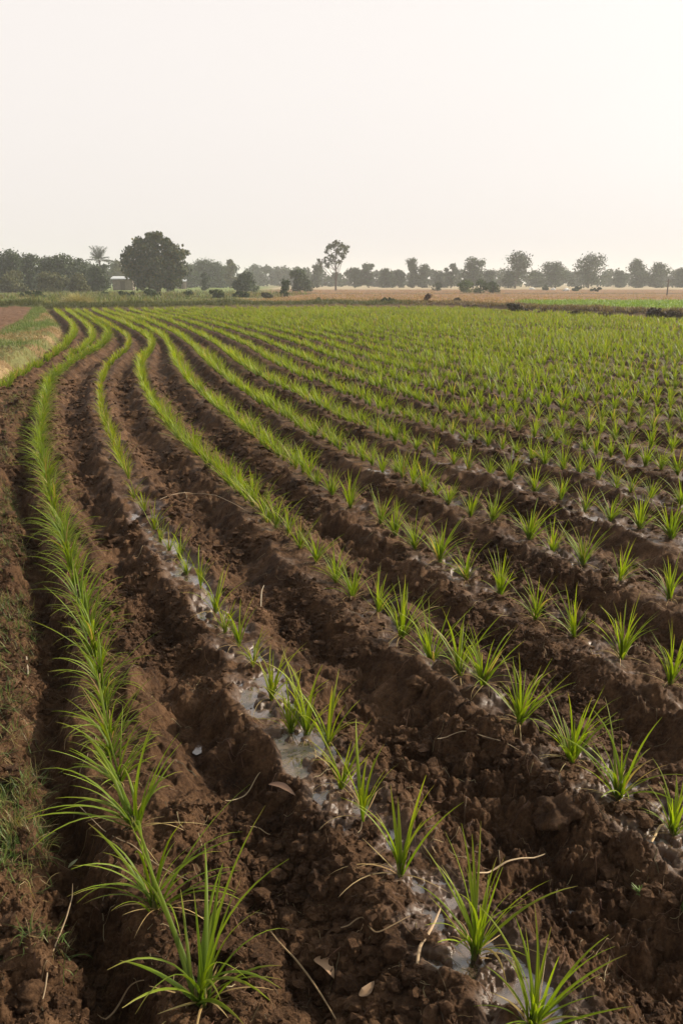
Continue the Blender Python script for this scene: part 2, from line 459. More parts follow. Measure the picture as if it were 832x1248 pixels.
# ------------------------------------------------------------------ the ground: one sheet to the horizon
def build_ground():
    rs = [0.4, .8, 1.1, 1.25]
    while rs[-1] < 1500:
        r = rs[-1]
        if r < 62: dr = min(1.15 * r * r / 1600 + .0006, .0052 * r)
        else: dr = min(.011 * r, 40)
        rs.append(r + dr)
    rs = np.array(rs)
    dense = np.radians(np.arange(-29, 29.01, .088))
    left = np.radians(np.concatenate([np.arange(-180, -60, 6), np.arange(-60, -36, 1.5), np.arange(-36, -29, .35)]))
    ang = np.concatenate([left, dense, -left[::-1]])
    R, A = np.meshgrid(rs, ang, indexing='ij')
    X = R * np.sin(A); Y = R * np.cos(A)
    h, info = terrain(X.ravel(), Y.ravel())
    nr, na = X.shape
    px, py, e = info['px'], info['py'], info['e']
    x, y = X.ravel(), Y.ravel()
    h = np.where(info['r'] > 100, h + 0 * h, h)
    nz = fbm(x * .12, y * .12, 4, 201); nz2 = fbm(x * .9, y * .25, 4, 205)
    def C(*c): return np.array(c, float)[None, :]
    zone = np.broadcast_to(C(.16, .15, .06), (len(x), 3)).copy()               # general dry grassland
    def put(mask, c, a=1.0):
        w = np.clip(mask * a, 0, 1)[:, None]
        zone[:] = zone * (1 - w) + np.asarray(c) * w
    wob = (nz2 - .5) * 2.2
    pyw = py + wob
    stub = C(.25, .145, .075); stub2 = C(.19, .105, .055); tan = C(.40, .33, .21); green = C(.12, .17, .035); olive = C(.09, .10, .032)
    dark = C(.05, .055, .025); brown = C(.15, .085, .05)
    west = 1 - sstep(300, 350, px + (nz - .5) * 80)
    put((1 - west), stub)
    put((1 - west) * sstep(.45, .6, nz2), stub2)
    put((1 - west) * (1 - sstep(352.4, 353.2, py)), tan)
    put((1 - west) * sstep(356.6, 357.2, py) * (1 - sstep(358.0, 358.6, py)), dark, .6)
    put(west, olive); put(west * sstep(.5, .62, nz2), C(.22, .18, .08)); put(west * sstep(.52, .6, nz), C(.15, .2, .05), .8)
    put(west * (1 - sstep(355.5, 356.5, pyw)), C(.17, .22, .06))
    put(west * sstep(368.5, 369.5, pyw) * (1 - sstep(372.5, 373.5, pyw)), C(.22, .26, .06))
    put((px < 34) * sstep(365.5, 366.5, py) * (1 - sstep(371, 372, py)), green)
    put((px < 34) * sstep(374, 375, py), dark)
    # bright crop strip on the right
    put(sstep(625, 660, px + wob * 6) * sstep(365.2, 366, py) * (1 - sstep(374.5, 375.5, py - (px - 640) * .035)), C(.13, .21, .025))
    put((px > 600) * sstep(373, 374.5, py - (px - 640) * .035 + wob * .4), C(.34, .27, .15))
    # headland bund
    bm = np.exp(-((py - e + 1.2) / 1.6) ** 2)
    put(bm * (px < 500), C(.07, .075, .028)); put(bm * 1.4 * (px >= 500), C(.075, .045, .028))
    # left: ploughed brown field, green strip, straw coloured verge
    bx = np.interp(py, [379, 395, 412, 430], [44, 31, 2, -60])
    fl = info['far_left'] & (info['d0'] > .45) & (py > e)
    vg = fl * 1.0
    put(vg, C(.19, .125, .06)); put(vg * sstep(.5, .62, vnoise(x * 1.4, y * .8, 222)), C(.28, .20, .105)); put(vg * sstep(.44, .60, vnoise(x * 1.0, y * .6, 232)), C(.12, .14, .045), .8)
    put(vg * (1 - sstep(-1, 3, px - bx + wob)), brown)
    nearverge = info['leftm'] & (info['idx'] <= 0) & (info['da'] > .3) & (y < 13)
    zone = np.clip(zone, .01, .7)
    fm = info['fm'].copy()
    fm = np.where(fl, 0, fm); fm = np.where(x < -3 - y * .5, np.minimum(fm, .0 + (y < 12)), fm)
    fm = np.where(y < .3, 1, fm)
    v = np.arange(nr * na).reshape(nr, na)
    q = np.stack([v[:-1, :-1], v[1:, :-1], v[1:, 1:], v[:-1, 1:]], -1).reshape(-1, 4)
    q = q[:, [0, 3, 2, 1]]
    V = np.stack([x, y, h], -1)
    # close the inner disc and the seam behind the camera
    seam = np.stack([v[:-1, -1], v[:-1, 0], v[1:, 0], v[1:, -1]], -1)
    q = np.vstack([q, seam])
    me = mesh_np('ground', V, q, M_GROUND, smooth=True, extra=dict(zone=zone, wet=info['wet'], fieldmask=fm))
    o = link('ground', me); tag(o, 'dark brown ridged field soil running out to flat farmland', 'ground', kind='structure')
    # water lying in the low places of the row beds and furrows
    for nm, msk, lev in (('bench', info['pm'] > .02, BENCH_LEVEL), ('furrow', info['fp'] > .02, FURROW_LEVEL)):
        low = msk & (h < lev)
        fq = q[low[q].any(1)]
        if len(fq) == 0: continue
        u, inv = np.unique(fq.ravel(), return_inverse=True)
        Vw = V[u].copy(); Vw[:, 2] = lev
        ow = link('puddle_water', mesh_np('puddle_water', Vw, inv.reshape(-1, 4), M_WATER))
        tag(ow, 'shallow muddy water shining between the seedlings' if nm == 'bench' else 'small glints of water at the bottom of the furrows', 'water', kind='structure')
    return o
build_ground()

# ------------------------------------------------------------------ rice seedlings
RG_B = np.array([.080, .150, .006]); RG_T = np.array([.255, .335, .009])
def rice_leaves(base, kind, n, nseg, k, size, rg, far=0.0):
    """base: (n,3) one entry per leaf"""
    if kind == 'A':
        L = rg.uniform(.15, .34, n) * size; w = rg.uniform(.0075, .0125, n); e0 = np.radians(rg.uniform(38, 88, n)); bend = np.radians(rg.uniform(30, 105, n))
    elif kind == 'B':
        L = rg.uniform(.15, .31, n) * size; w = rg.uniform(.009, .014, n); e0 = np.radians(rg.uniform(58, 88, n)); bend = np.radians(rg.uniform(5, 70, n))
    else:
        L = rg.uniform(.15, .32, n) * size; w = rg.uniform(.008, .012, n); e0 = np.radians(rg.uniform(50, 89, n)); bend = np.radians(rg.uniform(5, 65, n))
    az = rg.uniform(0, 2 * PI, n)
    yel = rg.uniform(0, 1, n)[:, None]
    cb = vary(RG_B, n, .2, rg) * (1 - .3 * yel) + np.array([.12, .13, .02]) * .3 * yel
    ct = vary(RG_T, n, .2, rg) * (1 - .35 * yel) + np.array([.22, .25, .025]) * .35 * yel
    if kind == 'A': cb = cb * [.8, .85, 1]; ct = ct * [.9, .92, 1]
    if kind == 'B': ct = ct * [1.12, 1.0, 1]
    tn = (rg.uniform(0, 1, n) < .045)[:, None]
    cb = np.where(tn, [.30, .22, .08], cb); ct = np.where(tn, [.40, .30, .12], ct)
    if far: w = w * (1 + far)
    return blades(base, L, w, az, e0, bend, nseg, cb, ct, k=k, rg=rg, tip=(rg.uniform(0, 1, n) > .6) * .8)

def seedling_meshes(kind, seed):
    rg = np.random.default_rng(seed)
    n = {'A': rg.integers(24, 32), 'B': rg.integers(10, 16), 'C': rg.integers(24, 36)}[kind]
    rad = {'A': .014, 'B': .006, 'C': .010}[kind]
    th = rg.uniform(0, 2 * PI, n); rr = rad * np.sqrt(rg.uniform(0, 1, n))
    base = np.stack([rr * np.cos(th), rr * np.sin(th), rg.uniform(-.01, .02, n)], -1)
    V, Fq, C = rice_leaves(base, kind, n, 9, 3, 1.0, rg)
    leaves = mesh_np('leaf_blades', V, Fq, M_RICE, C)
    # sheathed stems at the base
    ns = {'A': 9, 'B': 3, 'C': 6}[kind]; parts = []
    for i in range(ns):
        t = rg.uniform(0, 2 * PI); r0 = rad * .8 * rg.uniform(0, 1)
        p0 = np.array([r0 * math.cos(t), r0 * math.sin(t), -.015]); p1 = p0 + np.array([rg.uniform(-.006, .006), rg.uniform(-.006, .006), .055])
        parts.append(tube([p0, (p0 + p1) / 2, p1], [.0032, .0028, .0016], 6, (.20, .19, .06)))
    V, Fq, C = join(parts); stems = mesh_np('stem_base', V, Fq, M_RICE, C)
    nd = {'A': 10, 'B': 5, 'C': 9}[kind]
    base = np.stack([rg.uniform(-rad, rad, nd), rg.uniform(-rad, rad, nd), np.full(nd, .006)], -1)
    V, Fq, C = blades(base, rg.uniform(.08, .2, nd), rg.uniform(.003, .006, nd), rg.uniform(0, 2 * PI, nd), np.radians(rg.uniform(15, 60, nd)), np.radians(rg.uniform(40, 85, nd)), 8,
                      vary((.30, .20, .07), nd, .2, rg), vary((.42, .32, .15), nd, .2, rg), rg=rg, curl=.8, pw=.9)
    dry = mesh_np('withered_leaves', V, Fq, M_DRY, C)
    V2, F2, C2 = join([(np.array([v.co[:] for v in m_.vertices]), np.array([p.vertices[:] for p in m_.polygons]), np.array([c.color[:3] for c in m_.attributes['col'].data])) for m_ in (leaves, stems, dry)])
    whole = mesh_np('rice_seedling', V2, F2, M_RICE, C2)
    return leaves, stems, dry, whole
TEMPL = {k: [seedling_meshes(k, 40 * i + ord(k)) for i in range(n)] for k, n in (('A', 7), ('B', 7), ('C', 12))}

# positions
NEARPLANTS = {3: ['B', 586], 4: ['C', 670], 5: ['D', 592], 6: ['E', 615], 7: ['F', 546]}
def row_points(i, y0, y1, step):
    ys = np.arange(y0, y1, .01); xs = np.interp(ys, YG, ROWS[i])
    s = np.concatenate([[0], np.cumsum(np.hypot(np.diff(xs), np.diff(ys)))])
    out, q = [], step * .5
    while q < s[-1]:
        st = step * float(rng.uniform(.8, 1.22))
        out.append((float(np.interp(q, s, xs)), float(np.interp(q, s, ys)))); q += st
    return out
plants = []     # (row, x, y, kind, size)
GP = [(807,607.5),(769,597.5),(733,583.5),(705,573.5),(671,567.5),(650,559.6),(630,553.6),(594,541.6),(578,535.6)]
for i in range(len(ROWS)):
    kind = {2: 'A', 3: 'B'}.get(i, 'C')
    y_start, y_end = 0.0, 80.0
    if i == 0: y_start = 10.2
    if i == 1: y_start = 18.0
    if i == 2:
        pts = [ground(245, 1225), ground(195, 1123), ground(166, 1022)]
        y_start = pts[-1][1] + .17
        pts += row_points(i, y_start, 90 - 1e-3, .165)
    elif i in NEARPLANTS:
        nm, ymin = NEARPLANTS[i]
        pts = [ground(*q) for q in TR[nm] if q[1] >= ymin]
        far = max(p[1] for p in pts); near = min(p[1] for p in pts)
        pts += row_points(i, far + .18, 89, .185)
        if i > 3: pts += row_points(i, max(.3, near - 3.5), near - .2, .21)
        if i == 3: pts += [ground(400, 906)]
    else:
        pts = row_points(i, max(y_start, .3), 89, .225)
    if i == 3: pts += [ground(166, 609), ground(186, 646), ground(207, 670), ground(148, 566), ground(371, 893)]
    pts.sort(key=lambda p: p[1])
    if i == 2: pts = pts[:6] + [p for p in pts[6:] if rng.uniform() > .05]
    for (x, y) in pts:
        plants.append((i, x, y, 'C' if (kind == 'B' and y < 1.8) else kind))
P = np.array([(p[1], p[2]) for p in plants]); PX, PY = to_px(P[:, 0], P[:, 1])
jit = np.where(P[:, 1] > 5, .02, .008)
P[:, 0] += rng.uniform(-1, 1, len(P)) * jit
edge = edge_py(PX)
keep = (PY > edge + 1.0) & (PX > -90) & (PX < 925) & (PY < 1330)
keep &= ~((P[:, 1] > 70))
inframe = keep & (PX > -8) & (PX < 840) & (PY < 1262)
order = [k for k in np.argsort(P[:, 1]) if inframe[k]]
chosen = set(order[:300])
ZB = terrain(P[:, 0], np.maximum(P[:, 1], .3))[0]
ORD = ['', 'first', 'second', 'third', 'fourth', 'fifth', 'sixth', 'seventh', 'eighth', 'ninth', 'tenth', 'eleventh', 'twelfth', 'thirteenth', 'fourteenth', 'fifteenth', 'sixteenth', 'seventeenth', 'eighteenth', 'nineteenth']
TENS = {2: 'twent', 3: 'thirt', 4: 'fort', 5: 'fift', 6: 'sixt', 7: 'sevent', 8: 'eight', 9: 'ninet'}
def ordinal(n):
    if n < 20: return ORD[n]
    t, u = divmod(n, 10)
    if t >= 10: return 'hundred-' + ordinal(n - 100)
    return TENS[t] + ('ieth' if u == 0 else 'y-' + ORD[u])
ROWNAME = {0: 'the far left row', 2: 'the dense leftmost row', 3: 'the sparse puddled row', 4: 'the row right of the puddles'}
for k in range(5, 40): ROWNAME[k] = 'the %s row right of the puddles' % ordinal(k - 3)
LOOK = {'A': 'bushy', 'B': 'thin', 'C': 'upright'}
rowcount = {}
npart = 0
for k in order:
    if k not in chosen: continue
    i, _, _, kind = plants[k]
    rowcount[i] = rowcount.get(i, 0) + 1
    x, y = P[k]; z = ZB[k]
    # nearest stretch of the dense row is bushiest; the puddled row thickens far away
    vi = int(rng.integers(len(TEMPL[kind]))); rz = float(rng.uniform(0, 2 * PI)); s = float(rng.uniform(.84, 1.2))
    if kind == 'B' and y > 3: s *= .8
    if kind == 'C': s *= .9
    if kind == 'A' and y > 2.2: s *= .88
    if kind == 'A' and rowcount[i] <= 2: s = 1.35 if rowcount[i] == 1 else 1.15
    tilt = (float(rng.normal(0, .07)), float(rng.normal(0, .07)))
    lab = '%s rice seedling, %s up %s' % (LOOK[kind], ordinal(rowcount[i]), ROWNAME[i])
    grp = 'rice seedlings in %s' % ROWNAME[i]
    lv, st, dr, whole = TEMPL[kind][vi]
    if npart < 110:
        o = empty('rice_seedling', (x, y, z - .004), rz, s)
        for nm, me in (('leaf_blades', lv), ('stem_base', st), ('withered_leaves', dr)):
            link(nm, me, o)
        npart += 1
    else:
        o = link('rice_seedling', whole, None, (x, y, z - .004), rz); o.scale = (s, s, s)
    o.rotation_euler = (tilt[0], tilt[1], rz)
    tag(o, lab, 'rice seedling', grp)
# everything further away: far too many to count, one object
rest = np.array([k for k in range(len(P)) if keep[k] and k not in chosen])
kinds = np.array([plants[k][3] for k in rest]); dist = np.hypot(P[rest, 0], P[rest, 1]); rowi = np.array([plants[k][0] for k in rest])
parts = []
for kd in 'ABC':
    for (d0_, d1_, nl, nseg, fat) in ((0, 9, 26, 6, .1), (9, 16, 27, 4, .4), (16, 28, 22, 3, .9), (28, 100, 13, 2, 2.1)):
        m = (kinds == kd) & (dist >= d0_) & (dist < d1_)
        if not m.any(): continue
        n1 = {'A': int(nl * 1.3), 'B': max(6, int(nl * .5)), 'C': nl}[kd]
        ids = np.repeat(rest[m], n1); n = len(ids)
        th = rng.uniform(0, 2 * PI, n); rr = .012 * np.sqrt(rng.uniform(0, 1, n))
        base = np.stack([P[ids, 0] + rr * np.cos(th), P[ids, 1] + rr * np.sin(th), ZB[ids] + .0], -1)
        pp = P[rest[m]]; pv_ = (.72 + .55 * vnoise(pp[:, 0] * .35, pp[:, 1] * .25, 611)) * rng.uniform(.85, 1.15, m.sum()) * np.where(rng.uniform(0, 1, m.sum()) < .04, .5, 1); psz = np.repeat(pv_ * (1.05 if d0_ < 9 else .95), n1)
        parts.append(rice_leaves(base, kd, n, nseg, 2, psz * (.85 if kd == 'B' else 1.0), rng, fat))
V, Fq, C = join(parts)
o = link('distant_rice_seedlings', mesh_np('distant_rice_seedlings', V, Fq, M_RICE, C))
tag(o, 'countless bright green rice seedlings filling the rest of the field', 'rice', kind='stuff')
print('plants', len(P), 'kept', keep.sum(), 'chosen', len(chosen), 'far faces', len(Fq), 'far', dist.max())

# ------------------------------------------------------------------ loose clods and straw on the soil
def ico():
    import bmesh
    bm = bmesh.new(); bmesh.ops.create_icosphere(bm, subdivisions=2, radius=1)
    V = np.array([v.co[:] for v in bm.verts]); Fq = np.array([[v.index for v in f.verts] for f in bm.faces]); bm.free(); return V, Fq
IV, IF = ico()
def ico3():
    import bmesh
    bm = bmesh.new(); bmesh.ops.create_icosphere(bm, subdivisions=4, radius=1)
    V = np.array([v.co[:] for v in bm.verts]); Fq = np.array([[v.index for v in f.verts] for f in bm.faces]); bm.free(); return V, Fq

def lump(V, seed, amp=.3):
    s = np.ones(len(V))
    for j in range(3):
        fr = 1.3 * 2 ** j
        s += amp / 1.6 ** j * ((vnoise(V[:, 0] * fr + seed * 7.1 + 30, V[:, 1] * fr + V[:, 2] * fr * 1.3 + 50, seed + j) - .5) + (vnoise(V[:, 2] * fr + 11 + seed, V[:, 0] * fr - V[:, 1] * fr + 80, seed + 9 + j) - .5))
    return V * s[:, None]

def ico_lo():
    import bmesh
    bm = bmesh.new(); bmesh.ops.create_icosphere(bm, subdivisions=1, radius=1)
    V = np.array([v.co[:] for v in bm.verts]); Fq = np.array([[v.index for v in f.verts] for f in bm.faces]); bm.free(); return V, Fq

def crumbs():
    out = []
    for (n0, r0, r1, sz0, sz1, pw, (iv, fc), amp) in ((30000, 1.2, 6.0, .006, .022, 3.2, (IV, IF), .8), (120000, 1.2, 6.5, .0028, .0060, 1.5, ico_lo(), .9), (26000, 5, 15, .012, .030, 2.5, ico_lo(), .9)):
        rr = r0 + (r1 - r0) * rng.uniform(0, 1, n0) ** 1.25; aa = np.radians(rng.uniform(-30, 30, n0))
        x, y = rr * np.sin(aa), rr * np.cos(aa)
        _, info = terrain(x, y, detail=False)
        w = np.where(info['inside'], .22 + .78 * sstep(.15, .32, info['d']), .6) * sstep(.34, .60, vnoise(x * 2.3, y * 2.3, 401)) * (1 - info['wet'])
        w = np.where(info['near'] * (info['da'] > .3) * info['leftm'] > 0, .5, w)
        m = rng.uniform(0, 1, n0) < w
        x, y, rr = x[m], y[m], rr[m]; n = len(x)
        z, _ = terrain(x, y)
        size = (sz0 + (sz1 - sz0) * rng.uniform(0, 1, n) ** pw) * (1 + .05 * rr)
        shapes = [lump(iv, s_, amp) for s_ in range(14)]
        sh = np.array(shapes)[rng.integers(0, 14, n)]
        sc = rng.uniform(.6, 1.3, (n, 1, 3)); sc[:, :, 2] *= .75
        sh = sh * sc * size[:, None, None]
        a = rng.uniform(0, 2 * PI, n); ca, sa = np.cos(a)[:, None], np.sin(a)[:, None]
        X2 = sh[..., 0] * ca - sh[..., 1] * sa; Y2 = sh[..., 0] * sa + sh[..., 1] * ca
        V = np.stack([X2 + x[:, None], Y2 + y[:, None], sh[..., 2] + (z + size * .15)[:, None]], -1).reshape(-1, 3)
        out.append((V, (fc[None] + (np.arange(n) * len(iv))[:, None, None]).reshape(-1, 3), V * 0))
    V, Fq, _ = join(out)
    o = link('soil_crumbs', mesh_np('soil_crumbs', V, Fq, M_CLOD, smooth=False))
    tag(o, 'loose dark brown soil crumbs and clods strewn over the ridges', 'soil clods', kind='stuff')
crumbs()

V3, F3 = ico3()
CL = [(507, 848, .052, 'rounded dark clod on the slope above the puddled row'),
      (679, 1019, .085, 'largest rough soil clod in the furrow at lower right'),
      (722, 1022, .042, 'small knobbly clod right against the largest clod'),
      (484, 903, .034, 'smooth pebble-like clod in the furrow beside the sparse row'),
      (352, 1130, .040, 'pointed clod on the crumbly slope at bottom centre'),
      (480, 1160, .050, 'broad clod left of the seedling with the withered leaf'),
      (36, 1190, .046, 'rounded clod on the weedy bank in the lower left corner'),
      (217, 778, .030, 'grey-brown clod in the furrow right of the dense row'),
      (785, 1222, .022, 'small pale stone lying in the lower right corner'),
      (810, 1098, .038, 'clod beside the small weed sprout at lower right'),
      (268, 1025, .036, 'crumbly clod on the ridge right of the bushy seedlings'),
      (715, 1130, .034, 'flat-topped clod below the thin straw at lower right')]
for j, (px, py, r, lab) in enumerate(CL):
    x, y = ground(px, py); z = float(hz(x, y)[0])
    V = lump(V3, 60 + j, .55); V = lump(V * 1.0, 90 + j, .0)
    d = np.zeros(len(V))
    for fr, am in ((5, .09), (11, .05), (23, .025)):
        d += am * (vnoise(V[:, 0] * fr + V[:, 2] * 2.2 * fr, V[:, 1] * fr + j * 9 + 60, 70 + j) - .5) * 2
    V = V * (1 + d)[:, None]
    V[:, 2] *= .78; V *= r * .72
    # where the slope under the traced point is lower, the sight line is followed down so it still sits on soil
    t = z / CAM_H; x2, y2 = x * (1 - t), y * (1 - t); z2 = float(hz(x2, y2)[0])
    mt = M_CLOD
    o = link('soil_clod', mesh_np('soil_clod', V, F3, mt), None, (x2, y2, z2 + r * .12), random.uniform(0, 6))
    tag(o, lab, 'clod', 'large soil clods lying on the field')

def straw():
    n = 2600
    rr = 1.3 + 5.5 * rng.uniform(0, 1, n) ** 1.3; aa = np.radians(rng.uniform(-28, 28, n))
    x, y = rr * np.sin(aa), rr * np.cos(aa)
    L = .025 + .11 * rng.uniform(0, 1, n) ** 2.5; w = rng.uniform(.0004, .0011, n) * (1 + .15 * rr)
    az = rng.uniform(0, 2 * PI, n); k1 = rng.uniform(-1.0, 1.0, n)
    ns = 10; t = np.linspace(0, 1, ns + 1)
    A = az[:, None] + k1[:, None] * t[None] +   .22 * np.sin(t[None] * 8 + az[:, None] * 5)
    X = x[:, None] + np.cumsum(np.cos(A), 1) * (L / ns)[:, None]; Y = y[:, None] + np.cumsum(np.sin(A), 1) * (L / ns)[:, None]
    Z = terrain(X.ravel(), Y.ravel())[0].reshape(X.shape)
    Zs = (np.pad(Z, ((0, 0), (1, 1)), mode='edge')); Z = np.maximum(Z, (Zs[:, :-2] + Zs[:, 2:]) / 2) + .0015 + w[:, None] * .5
    S = np.stack([-np.sin(A), np.cos(A), 0 * A], -1) * w[:, None, None]
    Pn = np.stack([X, Y, Z], -1)
    up = np.array([0, 0, 1.0]) * w[:, None, None]
    ring = np.stack([Pn - S, Pn + up, Pn + S], 2)
    v = np.arange(n * (ns + 1) * 3).reshape(n, ns + 1, 3)
    q = np.stack([v[:, :-1, :-1], v[:, :-1, 1:], v[:, 1:, 1:], v[:, 1:, :-1]], -1).reshape(-1, 4)
    c = vary((.12, .075, .04), n, .5) + (rng.uniform(0, 1, n) > .82)[:, None] * np.array([.20, .17, .10])
    C = np.repeat(c, (ns + 1) * 3, 0)
    o = link('straw_litter', mesh_np('straw_litter', ring.reshape(-1, 3), q, M_DRY, C))
    tag(o, 'fine brown rootlets and bits of straw littering the soil', 'straw', kind='stuff')
straw()

# single fallen leaves and long stalks that can be told apart
def draped(pts_px, width, col, name, label, cat, lift=.006, leaf=False, mat=None, col2=None):
    pts = []
    for i, (a, b) in enumerate(pts_px):
        x, y = ground(a, b); z = float(hz(x, y)[0]); t = min(max(z, -.1), .1) / CAM_H; x, y = x * (1 - t), y * (1 - t)
        pts.append((x, y))
    pts = np.array(pts); s = np.linspace(0, len(pts) - 1, 26)
    def cr(k):     # Catmull-Rom
        i = np.clip(np.floor(s).astype(int), 0, len(pts) - 2); u = s - i
        p0 = pts[np.maximum(i - 1, 0), k]; p1 = pts[i, k]; p2 = pts[i + 1, k]; p3 = pts[np.minimum(i + 2, len(pts) - 1), k]
        return .5 * (2 * p1 + (p2 - p0) * u + (2 * p0 - 5 * p1 + 4 * p2 - p3) * u ** 2 + (3 * p1 - p0 - 3 * p2 + p3) * u ** 3)
    X, Y = cr(0), cr(1); Z = hz(X, Y)
    Z = np.convolve(np.pad(np.maximum.reduce([Z, np.roll(Z, 1), np.roll(Z, -1)]), 3, mode='edge'), np.ones(7) / 7, 'valid') + lift
    if not leaf: Z = .5 * Z + .5 * np.maximum(np.interp(u_ := np.linspace(0, 1, 26), [0, 1], [Z[0], Z[-1]]), Z - .02)
    if leaf:
        zl = np.linspace(Z[0], Z[-1], 26); Z = zl + max(0, float((Z - zl).max())) * .95 + .006 * np.sin(np.linspace(0, PI, 26))
    Pn = np.stack([X, Y, Z], -1); T = np.gradient(Pn, axis=0); T /= np.linalg.norm(T, axis=1)[:, None]
    S = np.cross(T, (0, 0, 1.0)); S /= np.linalg.norm(S, axis=1)[:, None]; U = np.cross(S, T)
    u = np.linspace(0, 1, 26)
    wp = (np.sin(u ** .8 * PI) ** 1.15 + .02) if leaf else (.35 + .65 * np.sin(np.clip(u * .9 + .1, 0, 1) * PI) ** .5)
    W = (width * .5 * wp)[:, None]
    if leaf: rng_ = [(-1, .22), (-.5, .03), (0, -.05), (.5, .05), (1, .28)]
    else: rng_ = [(-1, 0), (-.3, .5), (.6, .45), (1, 0)]
    ring = np.stack([Pn + S * W * a + U * W * b for a, b in rng_], 1)
    k = len(rng_); v = np.arange(26 * k).reshape(26, k)
    q = np.stack([v[:-1, :-1], v[:-1, 1:], v[1:, 1:], v[1:, :-1]], -1).reshape(-1, 4)
    V = ring.reshape(-1, 3)
    c = np.array(col)[None] * (1 - u[:, None]) + np.array(col2 or col)[None] * u[:, None]
    C = np.repeat(c, k, 0) * (1 + .15 * (vnoise(V[:, 0] * 300, V[:, 1] * 300, 3) - .5))[:, None]
    back = V - np.tile([0, 0, .0006], (len(V), 1))
    V = np.vstack([V, back]); q = np.vstack([q, q[:, ::-1] + len(C)]); C = np.vstack([C, C])
    o = link(name, mesh_np(name, V, q, mat or M_DRY, C)); tag(o, label, cat); return o
TANC = (.50, .36, .22)
draped([(383, 1186), (397, 1190), (407, 1205)], .032, (.42, .28, .17), 'fallen_leaf', 'broad pinkish tan leaf lying on soil at bottom centre', 'leaf', .012, True)
draped([(437, 1229), (446, 1214), (456, 1198)], .026, (.26, .17, .10), 'fallen_leaf', 'narrow dull brown leaf right of the broad tan leaf', 'leaf', .012, True)
draped([(328, 984), (344, 980), (360, 979)], .030, (.20, .12, .08), 'fallen_leaf', 'dark reddish brown leaf on the ridge left of puddled row', 'leaf', .012, True)
draped([(84, 1062), (90, 1058), (96, 1053)], .012, (.36, .38, .22), 'fallen_leaf', 'tiny pale green leaf fragment in the left furrow', 'leaf', .008, True)
draped([(33, 805), (34, 815), (35, 826)], .008, (.45, .38, .28), 'straw_piece', 'short whitish straw piece standing out in left furrow', 'straw', .008)
draped([(508, 1180), (512, 1160), (522, 1140), (536, 1118)], .008, TANC, 'dry_leaf_blade', 'curved tan dead leaf blade left of the second puddle seedling', 'dead leaf', .012)
draped([(580, 1068), (610, 1066), (662, 1062)], .006, (.48, .36, .22), 'straw_stalk', 'straight thick straw stalk above the bottom right seedlings', 'straw', .02)
draped([(330, 1140), (345, 1160), (362, 1182), (385, 1215), (412, 1246)], .005, (.34, .24, .13), 'straw_stalk', 'long thin straw stalk running down to the bottom edge', 'straw', .010)
draped([(120, 1248), (140, 1232), (160, 1218), (182, 1210)], .005, (.30, .21, .12), 'straw_stalk', 'bent straw stalk at the bottom left edge', 'straw', .010)
draped([(50, 1200), (58, 1178), (74, 1150), (88, 1122), (92, 1108)], .004, (.36, .27, .17), 'straw_stalk', 'slender pale stalk crossing the left furrow near the bottom', 'straw', .010)
draped([(100, 1012), (140, 1020), (165, 1034), (200, 1062), (232, 1078)], .003, (.33, .26, .17), 'straw_stalk', 'thin stalk trailing from the weedy bank to bushy seedlings', 'straw', .012)
draped([(532, 916), (560, 908), (595, 902), (632, 912)], .004, (.40, .31, .20), 'straw_stalk', 'thin arched stalk on the broad slope at right centre', 'straw', .012)
draped([(195, 613), (230, 612), (262, 618), (300, 628)], .007, (.36, .27, .18), 'straw_stalk', 'long fine stalk lying across the furrow beyond the puddles', 'straw', .02)
draped([(318, 742), (319, 730), (322, 720)], .006, (.45, .38, .28), 'straw_stalk', 'tiny upright grey stalk beside the puddled row', 'straw', .02)
draped([(275, 985), (300, 970), (318, 955)], .004, (.38, .30, .18), 'straw_stalk', 'short stalk propped on the ridge beside the puddled row', 'straw', .012)
draped([(290, 1012), (310, 1018), (330, 1022)], .004, (.35, .26, .15), 'straw_stalk', 'short flat stalk on the ridge below the propped stalk', 'straw', .010)
draped([(415, 1148), (440, 1130), (460, 1125), (500, 1124)], .0045, (.26, .18, .10), 'straw_stalk', 'brown stalk lying left of the second puddle seedling', 'straw', .012)
draped([(792, 1040), (800, 1022), (812, 1010)], .007, (.52, .38, .20), 'dry_leaf_blade', 'curved tan dead blade beside the puddle at right edge', 'dead leaf', .012)

# tall arching loose blades near the bottom left: part of the scene's nearest seedling, leaves trail over the furrow
def sprout(px, py, label, n, L, name='weed_sprout', cat='weed'):
    x, y = ground(px, py); z = float(hz(x, y)[0]); t = z / CAM_H
    x, y = x * (1 - t), y * (1 - t); z = float(hz(x, y)[0])
    o = empty(name, (x, y, z))
    rg = np.random.default_rng(int(px)); base = np.stack([rg.uniform(-.003, .003, n), rg.uniform(-.003, .003, n), rg.uniform(.0, .02, n)], -1)
    V, Fq, C = blades(base, rg.uniform(.5, 1, n) * L, .009, rg.uniform(0, 2 * PI, n), np.radians(rg.uniform(20, 80, n)), np.radians(rg.uniform(0, 50, n)), 6, vary((.06, .11, .02), n), vary((.14, .22, .04), n), rg=rg)
    link('leaves', mesh_np('leaves', V, Fq, M_GRASS, C), o)
    V, Fq, C = tube([(0, 0, -.01), (.001, 0, .01), (0, .001, .025)], [.002, .0018, .001], 6, (.12, .14, .05))
    link('stem', mesh_np('stem', V, Fq, M_GRASS, C), o)
    tag(o, label, cat)
sprout(778, 1112, 'small leafy green weed sprout in the furrow at lower right', 20, .04)
sprout(828, 1128, 'tiny green weed at the right edge beside the sprout', 9, .028)

